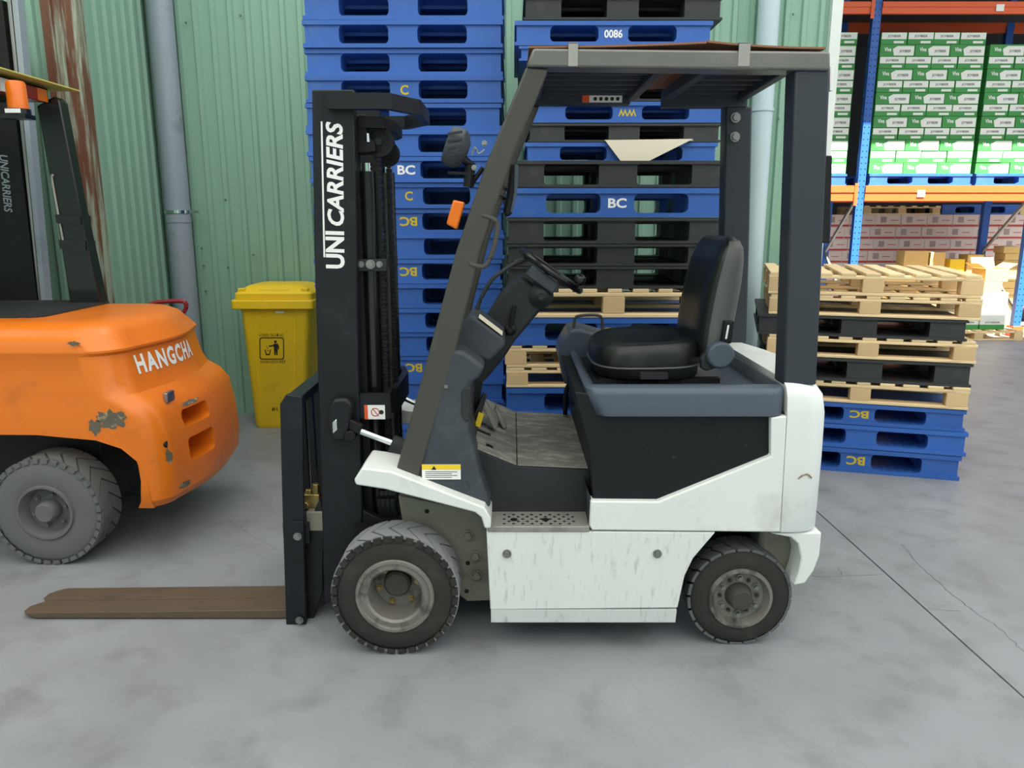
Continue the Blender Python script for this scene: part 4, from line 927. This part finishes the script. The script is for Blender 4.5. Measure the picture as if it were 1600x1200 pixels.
def patch(name, cy, cz, ry, rz_, mat, seed, dx=.0015, side=False):
    random.seed(seed); b_ = B(); n = 26; ring = []
    for k in range(n):
        a = 2 * math.pi * k / n; f = random.uniform(.6, 1.1); y, z = cy + ry * f * math.cos(a), cz + rz_ * f * math.sin(a); ring.append((y, z))
    def P(y, z): return Vector((y, OY0 - dx, z)) if side else Vector((tail_x(max(y, OY0 + .002), z) + dx, y, z))
    c = b_.verts.new(P(cy, cz)); vs_ = [b_.verts.new(P(*r_)) for r_ in ring]; mid = [b_.verts.new(P((r_[0] + cy) / 2, (r_[1] + cz) / 2)) for r_ in ring]
    for k in range(n):
        b_.faces.new((vs_[k], vs_[(k + 1) % n], mid[(k + 1) % n], mid[k])); b_.faces.new((mid[k], mid[(k + 1) % n], c))
    op(name, b_, mat, ob)
for px, py, rx, rz_, sd_ in ((176, 655, .08, .05, 3), (148, 668, .035, .04, 5), (115, 537, .035, .012, 8), (205, 620, .04, .006, 9)):
    q = at(px, py, OY0 - .002); 
    if q.x < -1.76: patch('scraped_paint', q.x, q.z, rx, rz_, m_scrape, sd_, .0015, True)
patch('scraped_paint', 3.47, .50, .02, .04, m_scrape, 12); patch('scraped_paint', 3.56, .33, .05, .02, m_scrape, 13); patch('scraped_paint', 3.72, .705, .09, .012, m_scrape, 14)
b_ = B(); yy, zz = 3.6, .75; box(b_, tail_x(yy, .745) - .01, tail_x(yy, .745) + .012, yy - .04, yy + .04, .735, .785); op('tail_latch', b_, m_steel, ob, bevel=.004)
b_ = B(); q = at(237, 687, 3.45); lathe(b_, (tail_x(3.47, .56) - .01, 3.47, .56), [(0, .016), (.012, .016)], 16, 'X'); op('plug_hole', b_, m_black, ob)
b_ = B(); q = at(115, 515, 3.6); lathe(b_, (-2.33, 3.62, 1.129), [(0, .028), (.004, .03)], 20, 'Z'); op('filler_cap', b_, m_orange, ob)
b_ = B(); secs2 = [[Vector((x, y, z)) for x, y in rrect(XL, -2.26 - k, 3.66 + k, 4.38 - k, .08, 4)] for z, k in ((1.1, 0), (1.137, 0), (1.143, .012))]; loft(b_, secs2); op('hood_mat', b_, m_dark, ang=50)
# wheel
cO = at(70, 797, 3.36); cO.z = .262
ow = wheel('rear_wheel', cO, .262, .2, .13, (m_orangetyre, m_orangetyre, m_rim), True, -1, OF)
b_ = B(); lathe(b_, cO, [(.004, .134), (-.008, .13), (-.008, .12), (.02, .108), (.05, .1), (.055, .06), (.05, .001)], 40)
for f in list(b_.faces):
    if len(f.verts) > 10 and f.calc_center_median().y < cO.y + .02: b_.faces.remove(f)
obj('rim', b_, m_orangetyre, ow); b_ = B(); lathe(b_, cO, [(.055, .05), (.0, .048), (-.012, .04), (-.012, .001)], 24); obj('hub', b_, m_orangetyre, ow)
for k in range(6):
    a = math.radians(60 * k + 15); bolt(cO + Vector((.078 * math.cos(a), .052, .078 * math.sin(a))), .009, m_orangetyre, ow, 'wheel_bolt', t=.02)
b_ = B(); tube(b_, [(cO.x, 3.5, .262), (cO.x, 4.3, .262)], .05, 10); box(b_, -3.6, -2.0, 3.6, 4.25, .2, .6); op('chassis', b_, m_black)
wheel('rear_wheel', Vector((cO.x, 4.49, .262)), .262, .2, .13, (m_orangetyre, m_orangetyre, m_rim), True, 1, OF)
b_ = B(); e_ = at(338, 648, 4.3); lathe(b_, (e_.x - .35, 4.3, e_.z), [(0, .055), (.36, .055), (.36, .047), (.1, .045), (.1, .001)], 24, 'X'); op('exhaust', b_, m_steel)
# guard of the orange truck: far rear pillar, roof frame, yellow sheet, lamps
b_ = B(); pxp(b_, [(57, 165), (84, 150), (93, 158), (126, 330), (160, 482), (112, 490), (88, 340)], 4.24, 4.32); rp_ = op('rear_pillar', b_, m_cyl, bevel=.008)
b_ = B(); tube(b_, curve([at(84, 275, 4.235), at(81, 278, 4.235), at(90, 330, 4.235), at(100, 385, 4.235)], 4), .006, 6); op('pillar_wire', b_, m_tape, rp_)
for py in (345, 385):
    b_ = B(); pxp(b_, [(86 + (py - 345) * .13, py - 10), (125 + (py - 345) * .2, py - 8), (126 + (py - 345) * .2, py + 6), (88 + (py - 345) * .13, py + 4)], 4.225, 4.33); op('clear_wrap', b_, m_tape if False else m_cyl, rp_)
zro = at(125, 143, 4.42).z; xro = at(125, 143, 4.42).x
b_ = B(); box(b_, -3.9, xro, 3.36, 4.42, zro, zro + .006); rs = op('roof_sheet', b_, m_yroof)
b_ = B(); box(b_, -3.9, xro - .12, 4.2, 4.32, zro - .07, zro - .002); box(b_, xro - .2, xro - .12, 3.45, 4.32, zro - .05, zro - .002); box(b_, -3.9, xro - .12, 3.45, 3.52, zro - .07, zro - .002); op('roof_frame', b_, m_cyl)
q = at(62, 152, 4.0); b_ = B(); box(b_, xro - .13, xro - .07, 3.86, 4.22, zro - .085, zro - .02); tl = op('tail_lamp', b_, m_redlens, rs, bevel=.006)
b_ = B(); box(b_, xro - .131, xro - .068, 3.85, 3.94, zro - .083, zro - .022); op('clear_lens', b_, m_cwhite, tl); b_ = B(); box(b_, xro - .131, xro - .068, 4.14, 4.225, zro - .083, zro - .022); op('amber_lens', b_, m_orangelens, tl)
q = at(26, 147, 3.72); b_ = B(); lathe(b_, (q.x, 3.72, q.z), [(-.07, .045), (-.06, .043), (.045, .041), (.055, .035), (.058, .001)], 24, 'Z'); be = op('beacon', b_, m_orangelens, rs)
b_ = B(); lathe(b_, (q.x, 3.72, q.z), [(-.09, .05), (-.066, .05)], 24, 'Z'); box(b_, q.x - .3, q.x + .05, 3.68, 3.76, q.z - .11, q.z - .09); op('beacon_base', b_, m_cyl, be)
b_ = B(); box(b_, q.x - .03, q.x + .04, 3.665, 3.668, q.z - .088, q.z - .07); op('beacon_label', b_, m_white_ink, be)
# ------------------------------------------------------------------ black mast of the truck parked behind the orange one
BK = empty('forklift', (-3.1, 4.85, 0), 'black forklift mast with silver rails standing behind the orange forklift', 'forklift')
YK = 4.72
b_ = B(); pxp(b_, [(-70, 0), (3, 0), (60, 490), (60, 700), (-10, 700)], YK, YK + .05); km = obj('mast', b_, m_black, BK)
for a0, a1, c0, c1, mm in ((4, 10, 62, 66, m_steel), (12, 21, 66, 74, m_pipe)):
    b_ = B(); pxp(b_, [(a0, -60), (a1, -60), (c1, 492), (c0, 492)], YK + .01, YK + .08); obj('mast_rail', b_, mm, BK, bevel=.003)
b_ = B(); xk = at(40, 490, YK).x; box(b_, xk - .9, xk + .02, YK + .05, YK + .35, .0, .5); box(b_, xk - .9, xk - .12, YK + .05, YK + .35, .5, 2.6); obj('body', b_, m_black, BK)
hi_, lo_ = at(9, 246, YK), at(17, 335, YK); xd = (lo_ - hi_); Lk = xd.length; xd.normalize(); yd = Vector((1, 0, 0)); yd = (yd - xd * yd.dot(xd)).normalized()
text('lettering', 'UNICARRIERS', m_pipe, km, at(-1, 242, YK), xd, yd, w=Lk, h=at(13, 290, YK).x - at(0, 290, YK).x, depth=.003, shear=.15, bold=.02)
# red bent handle of a trolley between orange truck and wall
b_ = B(); Yt = 5.2; tube(b_, curve([at(230, 560, Yt), at(231, 487, Yt), at(240, 474, Yt), at(262, 471, Yt), at(286, 471, Yt), at(291, 480, Yt), at(284, 500, Yt), at(283, 560, Yt)], 4), .015, 10)
pA = at(231, 560, Yt); pB = at(283, 560, Yt)
tr_ = obj('hand_trolley', b_, m_redtube); tag(tr_, 'red tubular trolley handle between the orange forklift and the wall', 'trolley')
b_ = B(); tube(b_, [pA, (pA.x, Yt, .1)], .015, 8); tube(b_, [pB, (pB.x, Yt, .1)], .015, 8); obj('frame_tube', b_, m_redtube, tr_)
b_ = B(); box(b_, pA.x - .02, pB.x + .02, Yt - .3, Yt + .02, .08, .1); obj('toe_plate', b_, m_redtube, tr_)
for x in (pA.x, pB.x): b_ = B(); lathe(b_, (x, Yt + .05, .08), [(-.02, .08), (.02, .08)], 16, 'X'); obj('trolley_wheel', b_, m_black, tr_)
# ------------------------------------------------------------------ yellow wheeled bin
YBN = 5.78; gb = ground(430, 668)
bx0, bx1 = at(398, 668, YBN).x, at(478, 668, YBN).x; tx0, tx1 = at(375, 482, YBN - .03).x, at(483, 482, YBN - .03).x; zbt = at(430, 482, YBN).z
BN = empty('wheelie_bin', ((bx0 + bx1) / 2, YBN + .2, 0), 'yellow wheeled rubbish bin with closed lid beside the drain pipe', 'bin')
b_ = B(); loft(b_, [[Vector((x, y, z)) for x, y in rrect(x0, x1, y0, y1, .04, 4)] for x0, x1, y0, y1, z in ((bx0 + .01, bx1 - .01, YBN + .01, YBN + .33, .0), (bx0, bx1, YBN, YBN + .34, .02), (tx0, tx1, YBN - .03, YBN + .35, zbt - .03), (tx0 - .01, tx1 + .01, YBN - .04, YBN + .35, zbt))]); bn = obj('body', b_, m_bin, BN, ang=40)
xr_ = (tx1 - tx0)
b_ = B(); loft(b_, [[Vector((x, y, z)) for x, y in rrect(tx0 - .055, tx1 + .045, YBN - .075, YBN + .37, .03, 4)] for z in (zbt, zbt + .07)]); obj('rim', b_, m_bin, BN, bevel=.008)
b_ = B(); loft(b_, [[Vector((x, y, z)) for x, y in rrect(tx0 - .03 + k, tx1 + .03 - k, YBN - .055 + k, YBN + .36, .03, 4)] for z, k in ((zbt + .072, 0), (zbt + .115, .0), (zbt + .13, .015), (zbt + .17, .08), (zbt + .175, .12))]); ld = obj('lid', b_, m_bin, BN, ang=40)
b_ = B(); zl = zbt + .13; box(b_, (tx0 + tx1) / 2 - .12, (tx0 + tx1) / 2 + .12, YBN - .03, YBN + .03, zl - .005, zl + .02); obj('lid_grip', b_, m_bin, ld, bevel=.008)
for x in (tx0 + .02, tx1 - .03): b_ = B(); box(b_, x - .025, x + .03, YBN - .04, YBN + .0, zl - .01, zl + .025); obj('lid_lug', b_, m_bin, ld, bevel=.006)
b_ = B(); box(b_, tx0 + .28 * xr_, tx0 + .31 * xr_, YBN - .036, YBN + .0, .05, zbt - .05)
# face of the bin leans: helper giving a point on the front face
def bf(u, z):                                                # u 0..1 across, z height
    t = (z - .02) / (zbt - .05); x0 = bx0 + (tx0 - bx0) * t; x1 = bx1 + (tx1 - bx1) * t; return Vector((x0 + (x1 - x0) * u, YBN - .03 * t - .0015, z))
b_.free()
for u in (.17, .80):
    b_ = B(); bar(b_, bf(u, .04), bf(u, zbt - .06), .006, .005, Vector((0, 1, 0))); obj('moulded_rib', b_, m_bin, bn)
def bint(s, cx_, py, wpx, hpx):
    q = at(cx_, py, YBN - .022); t = (q.z - .02) / (zbt - .05); q = Vector((q.x, YBN - .03 * t - .001, q.z))
    text('lettering', s, m_black_ink, bn, q, (1, 0, 0), (0, -.03, 1), w=wpx * 5.9 / FPX, h=hpx * 5.9 / FPX, depth=.001, center=True)
bint('VÌ MÔI TRƯỜNG', 424, 523, 38, 6); bint('XANH-SẠCH-ĐẸP', 426, 566, 40, 6); bint('#1', 428, 640, 9, 7)
Yi = YBN - .022
def ip_(pts): 
    b2 = []
    for x, y in pts:
        q = at(x, y, Yi); t = (q.z - .02) / (zbt - .05); b2.append(Vector((q.x, YBN - .03 * t - .002, q.z)))
    return b2
b_ = B()
R0 = rrect(405.5, 444, 527, 562, 4, 3); R1 = rrect(407, 442.5, 528.5, 560.5, 3, 3); A_, C_ = [b_.verts.new(p) for p in ip_(R0)], [b_.verts.new(p) for p in ip_(R1)]
for k in range(len(A_)): b_.faces.new((A_[k], A_[(k + 1) % len(A_)], C_[(k + 1) % len(A_)], C_[k]))
for pl in ([(428, 537), (434, 537), (436, 541), (436, 546), (434.5, 546), (434, 541), (433.5, 555), (431.5, 555), (431, 547), (430.5, 555), (428.5, 555), (428, 541), (420, 542), (420, 540), (427, 539)],
           [(413.5, 546), (415, 546), (416.5, 553), (420.5, 553), (422, 546), (423.5, 546), (421.5, 555), (415.5, 555)]):
    b_.faces.new([b_.verts.new(p) for p in ip_(pl)])
for cx_, cy_, r_ in ((430.5, 534, 2.2), (418, 544, .9), (419, 548, .9), (417, 541, .7)):
    b_.faces.new([b_.verts.new(p) for p in ip_([(cx_ + r_ * math.cos(k * .628), cy_ + r_ * math.sin(k * .628)) for k in range(10)])])
obj('litter_symbol', b_, m_black_ink, bn)
q = at(437, 487, YBN - .035); b_ = B(); box(b_, q.x - .03, q.x + .03, YBN - .034, YBN - .0315, q.z - .012, q.z + .012); obj('paper_tag', b_, m_white_ink, bn)
b_ = B(); lathe(b_, ((bx0 + bx1) / 2, YBN + .33, .09), [(-.2, .09), (-.15, .09), (-.15, .02), (.15, .02), (.15, .09), (.2, .09)], 16, 'X'); obj('bin_wheels', b_, m_black, BN)

# ------------------------------------------------------------------ storage rack and goods
YR = 10.5
zB1, zB1b = at(1450, 290, YR).z, at(1450, 314, YR).z
zB2, zB2b = at(1450, 3, YR).z, at(1450, 22, YR).z
xU = [at(1345, 300, YR).x, at(1604, 400, YR).x]; bay = xU[1] - xU[0]; xU = [xU[0] - bay] + xU + [xU[1] + bay]
RK = empty('pallet_rack', (xU[1], YR + .5, 0), 'blue and orange steel pallet rack holding cartons at the right', 'rack')
for x in xU[1:3]:
    for yy in (YR, YR + 1.0):
        b_ = B(); box(b_, x - .05, x + .05, yy, yy + .08, .0, 5.6); up = obj('upright', b_, m_rackblue, RK)
        if yy == YR:
            b_ = B(); z = .2
            while z < 5.0:
                for s_ in (-.028, .028): lathe(b_, (x + s_, yy - .001, z), [(0, .009), (.002, .009)], 6)
                z += .075
            obj('perforations', b_, m_black, up)['kind'] = 'stuff'
    b_ = B(); box(b_, x - .07, x + .07, YR - .04, YR + .12, 0, .14); obj('foot_guard', b_, m_rackorange, RK)
    for z0, z1 in ((.3, 1.1), (1.1, 1.9)):
        b_ = B(); bar(b_, (x, YR + .06, z0 if z0 < 1 else z1), (x, YR + 1.02, z1 if z0 < 1 else z0), .03, .04); obj('brace', b_, m_step, RK)
for x0, x1 in zip(xU, xU[1:]):
    for yy in (YR - .02, YR + 1.02):
        for z0, z1 in ((zB1b, zB1), (zB2b, zB2)):
            xx0 = max(x0 + .05, 2.6)
            b_ = B(); box(b_, xx0, x1 - .05, yy, yy + .05, z0, z1); box(b_, xx0, x1 - .05, yy - .012, yy, z0 + (z1 - z0) * .55, z1 - .012)
            bo = obj('beam', b_, m_rackorange, RK)
            if yy < YR:
                b_ = B(); box(b_, x1 - .1, x1 - .055, yy - .02, yy - .012, z0 - .06, z1 + .03); obj('beam_hook', b_, m_rackorange, bo)
p = at(1440, 297, YR - .035); b_ = B(); box(b_, p.x - .05, p.x + .05, YR - .034, YR - .032, zB1b + .05, zB1 - .06); obj('paper_label', b_, m_white_ink, RK)
p = at(1563, 12, YR - .035); b_ = B(); box(b_, p.x - .05, p.x + .05, YR - .034, YR - .032, p.z - .04, p.z + .04); obj('paper_label', b_, m_white_ink, RK)
b_ = B(); box(b_, 2.6, xU[3], YR + .06, YR + 1.0, zB2 - .01, zB2 + .01); obj('shelf_deck', b_, m_farwall, RK)
# green and white cartons on pallets at the first beam level
def carton_mesh(name, W, D, Hh, mat):
    return me_box(name, -W/2, W/2, 0, D, 0, Hh, mat)
ch = .147
C_long = carton_mesh('carton_long', .45, .30, ch - .002, m_green); C_short = carton_mesh('carton_short', .335, .40, ch - .002, m_green)
def panel(name, pts, y, mat):
    b_ = B(); b_.faces.new([b_.verts.new((x, y, z)) for x, z in pts]); bmesh.ops.recalc_face_normals(b_, faces=b_.faces); me = bpy.data.meshes.new(name); b_.to_mesh(me); b_.free(); me.materials.append(mat); return me
P_long = panel('label_panel', [(-.04, .01), (.215, .01), (.215, .125), (.0, .125), (-.06, .09)], -.0012, m_cwhite)
P_short = panel('label_panel', [(-.16, .062), (.16, .062), (.16, .14), (-.16, .14)], -.0012, m_cwhite)
P_foot = panel('white_stripe', [(-.0, .012), (.13, .012), (.13, .04), (-.0, .04)], -.0012, m_cwhite)
tmpl = {}
def tmesh(s, w_, h_, mat):
    k = (s, w_)
    if k not in tmpl:
        t = text('lettering', s, mat, None, (0, 0, 0), (1, 0, 0), (0, 0, 1), w=w_, h=h_, depth=.002, bold=.02, center=True); tmpl[k] = t.data; bpy.data.objects.remove(t)
    return tmpl[k]
def add(name, me, parent, loc):
    o = bpy.data.objects.new(name, me); COL.objects.link(o); o.parent = parent; o.location = loc; return o
def carton(kind, x, y, z, label, group):
    o = bpy.data.objects.new('drink_carton', C_long if kind == 'L' else C_short); COL.objects.link(o); o.location = (x, y, z); tag(o, label, 'carton', group)
    if kind == 'L':
        add('label_panel', P_long, o, (0, 0, 0)); add('lettering', tmesh('JOYBEER', .15, .04, m_black_ink), o, (.1, 0, .06)); add('lettering', tmesh('Viva', .09, .05, m_white_ink), o, (-.125, 0, .085))
    else:
        add('label_panel', P_short, o, (0, 0, 0)); add('lettering', tmesh('JOYBEER', .17, .035, m_black_ink), o, (0, 0, .095)); add('white_stripe', P_foot, o, (0, 0, 0))
    return o
zP = zB1 + .005; pal_h = .15; NROW = 13
PX = [(at(1440, 250, YR).x - 0, 'middle'), ]
pals = [('left', at(1330, 260, YR).x - .69, 4, 12), ('middle', at(1446, 260, YR).x, 4, 12), ('right', at(1446, 260, YR).x + 1.42, 4, 11)]
for nm, xc, nc, nrow in pals:
    plastic_pallet('blue', (xc, YR + .09, zP), 0, f'blue plastic pallet under the {nm} stack of drink cartons on the rack', 'pallets on the rack', sx=1.14).scale.y = .88
    for r in range(nrow):
        kind = 'L' if r % 2 == 0 else 'S'; n = 3 if kind == 'L' else 4; wd = .455 if kind == 'L' else .341
        for c in range(n):
            x = xc - (n - 1) * wd / 2 + c * wd + random.uniform(-.002, .002)
            if x + wd / 2 < at(1296, 150, YR + .1).x or x - wd / 2 > at(1606, 150, YR + .1).x: continue
            carton(kind, x, YR + .13 + random.uniform(0, .012), zP + pal_h + .002 + r * ch, f'{LR[c]} green and white drink carton, {ORD[r]} layer of the {nm} rack stack', f'drink cartons on the {nm} rack pallet')
# pale red-striped cartons at floor level behind
YW = 12.2; rw_, rh = .40, .185
C_red = carton_mesh('carton_red', rw_ - .004, .3, rh - .003, m_redcarton)
P_str = panel('red_stripe', [(-.195, .004), (.195, .004), (.195, .03), (-.195, .03)], -.0012, m_red_ink)
P_pr = panel('printed_patch', [(-.12, .06), (-.03, .06), (-.03, .15), (-.12, .15)], -.0012, M('grey_print', (170, 150, 146), .7))
P_ln = panel('print_line', [(.03, .09), (.15, .09), (.15, .1), (.03, .1)], -.0012, m_red_ink)
xw0 = at(1296, 400, YW).x
NR = 9
ztopw = at(1450, 335, YW).z; nlay = int(ztopw / rh); zw0 = ztopw - nlay * rh
b_ = B(); box(b_, xw0 - .3, xw0 + 3.9, YW, YW + 1, 0, zw0 - .002); tag(obj('low_platform', b_, m_blackpl, bevel=.01), 'low dark platform under the red striped cartons behind the rack', 'platform')
for r in range(nlay):
    for c in range(9):
        x = xw0 + .0 + c * rw_ + (.07 if r % 2 else 0)
        o = bpy.data.objects.new('striped_carton', C_red); COL.objects.link(o); o.location = (x, YW + random.uniform(0, .01), zw0 + r * rh)
        tag(o, f'{LR[c]} pale carton with red stripe, {ORD[r]} layer behind the rack', 'carton', 'red striped cartons behind the rack')
        add('red_stripe', P_str, o, (0, 0, 0)); add('printed_patch', P_pr, o, (0, 0, 0)); add('print_line', P_ln, o, (0, 0, 0))
wood_pallet((at(1410, 325, YW).x, YW, ztopw), 0, 'wooden pallet lying on top of the red striped cartons', 'pallets on the striped cartons', 7)
plastic_pallet('blue', (at(1410, 325, YW).x + 1.215, YW, ztopw), 0, 'blue plastic pallet lying on top of the red striped cartons', 'pallets on the striped cartons')
wood_pallet((at(1410, 325, YW).x + 2.43, YW, ztopw), 0, 'wooden pallet on the striped cartons at the right edge', 'pallets on the striped cartons', 7)
# loose cardboard boxes and cartons in front of the rack
def crate(x0, x1, y, d, z0, z1, mat, label, open_=False, name='cardboard_box'):
    b_ = B()
    if not open_: box(b_, x0, x1, y, y + d, z0, z1)
    else:
        t = .008
        box(b_, x0, x1, y, y + d, z0, z0 + t); box(b_, x0, x1, y, y + t, z0, z1); box(b_, x0, x1, y + d - t, y + d, z0, z1); box(b_, x0, x0 + t, y, y + d, z0, z1); box(b_, x1 - t, x1, y, y + d, z0, z1)
    o = tag(obj(name, b_, mat, bevel=.004), label, 'box')
    if open_:
        zc = z1
        for sg, (xa_, xb_) in ((-1, (x0, x0 - .1)), (1, (x1, x1 + .1))):
            f_ = B(); prism(f_, [Vector((xa_, y, zc)), Vector((xb_, y, zc + .06)), Vector((xb_, y, zc + .066)), Vector((xa_, y, zc + .006))], (0, d, 0)); obj('flap', f_, mat, o)
        f_ = B(); prism(f_, [Vector((x0, y + d, zc)), Vector((x1, y + d, zc)), Vector((x1, y + d + .06, zc + .13)), Vector((x0, y + d + .06, zc + .13))], (0, .006, 0)); obj('flap', f_, mat, o)
    else:
        f_ = B(); box(f_, (x0 + x1) / 2 - .025, (x0 + x1) / 2 + .025, y - .0012, y + d, z1 + .0002, z1 + .0014); obj('tape', f_, m_tape, o)
    return o
def bpx(px0, px1, py0, py1, Y, d, mat, label, open_=False, base=None, name='cardboard_box'):
    m_ = (py0 + py1) / 2; return crate(at(px0, m_, Y).x, at(px1, m_, Y).x, Y, d, at(px0, py1, Y).z if base is None else base, at(px0, py0, Y).z, mat, label, open_, name)
Yb = 10.15
wood_pallet((at(1530, 515, Yb).x, Yb, 0.0), 0, 'wooden pallet on the floor below the white and green cartons', 'pallet by the rack', 7)
zpl = .135
def wgcarton(px0, px1, py0, label):
    x0, x1 = at(px0, 490, Yb + .1).x, at(px1, 490, Yb + .1).x; zt_ = at(px0, py0, Yb + .1).z
    b_ = B(); box(b_, x0, x1, Yb + .1, Yb + .5, zpl + .06, zt_); o = tag(obj('drink_carton', b_, m_cwhite, bevel=.004), label, 'carton')
    b_ = B(); box(b_, x0 - .001, x1 + .001, Yb + .099, Yb + .501, zpl, zpl + .06); obj('green_foot', b_, m_green, o)
    text('lettering', 'JOYBEER', m_black_ink, o, ((x0 + x1) / 2, Yb + .0985, zpl + .09), (1, 0, 0), (0, 0, 1), w=(x1 - x0) * .6, h=.03, depth=.0015, center=True); return zt_
wgcarton(1496, 1531, 463, 'white carton with green foot left on the floor pallet')
zt_ = wgcarton(1533, 1572, 457, 'tall white carton with green foot right on the floor pallet')
crate(at(1518, 450, Yb).x, at(1573, 450, Yb).x, Yb + .1, .4, zt_ + .002, at(1540, 441, Yb + .1).z, m_kraft, 'flat brown box lying on the tall white carton', False)
crate(at(1547, 440, Yb).x, at(1584, 440, Yb).x, Yb + .12, .32, at(1540, 441, Yb + .1).z + .003, at(1540, 420, Yb + .1).z, m_kraft, 'open brown cardboard box with raised flaps on top of the pile', True)
Yc = 11.22
zsup = at(1450, 432, Yc).z
for k, (a_, c_) in enumerate(((1380, 1430), (1432, 1484), (1486, 1536))):
    x0, x1 = at(a_, 450, Yc).x, at(c_, 450, Yc).x
    for j in range(2): crate(x0, x1, Yc, .25, j * zsup / 2, (j + 1) * zsup / 2 - .003, m_kraft, f'{"lower" if j == 0 else "upper"} brown carton behind the pallet stack, {LR[k]} of three columns')
bpx(1412, 1450, 392, 430, Yc, .24, m_kraft, 'brown cardboard box in front of the striped cartons, leftmost of three', base=zsup)
bpx(1453, 1476, 394, 430, Yc, .24, m_kraft, 'narrow brown box between two others before the striped cartons', base=zsup)
bpx(1511, 1536, 398, 430, Yc, .24, m_kraft, 'brown cardboard box left of the dark blue rack post', base=zsup)
bpx(1484, 1507, 405, 430, Yc, .2, m_yellowst, 'small yellow printed box between the brown boxes', base=zsup)
x0, x1 = at(1562, 450, Yc).x, at(1592, 450, Yc).x
for k in range(12): crate(x0 + random.uniform(-.02, .02), x1 + random.uniform(-.02, .02), Yc, .25, k * .1, k * .1 + .097, m_kraft, f'flat brown carton, {ORD[k]} in the pile beside the right rack upright')
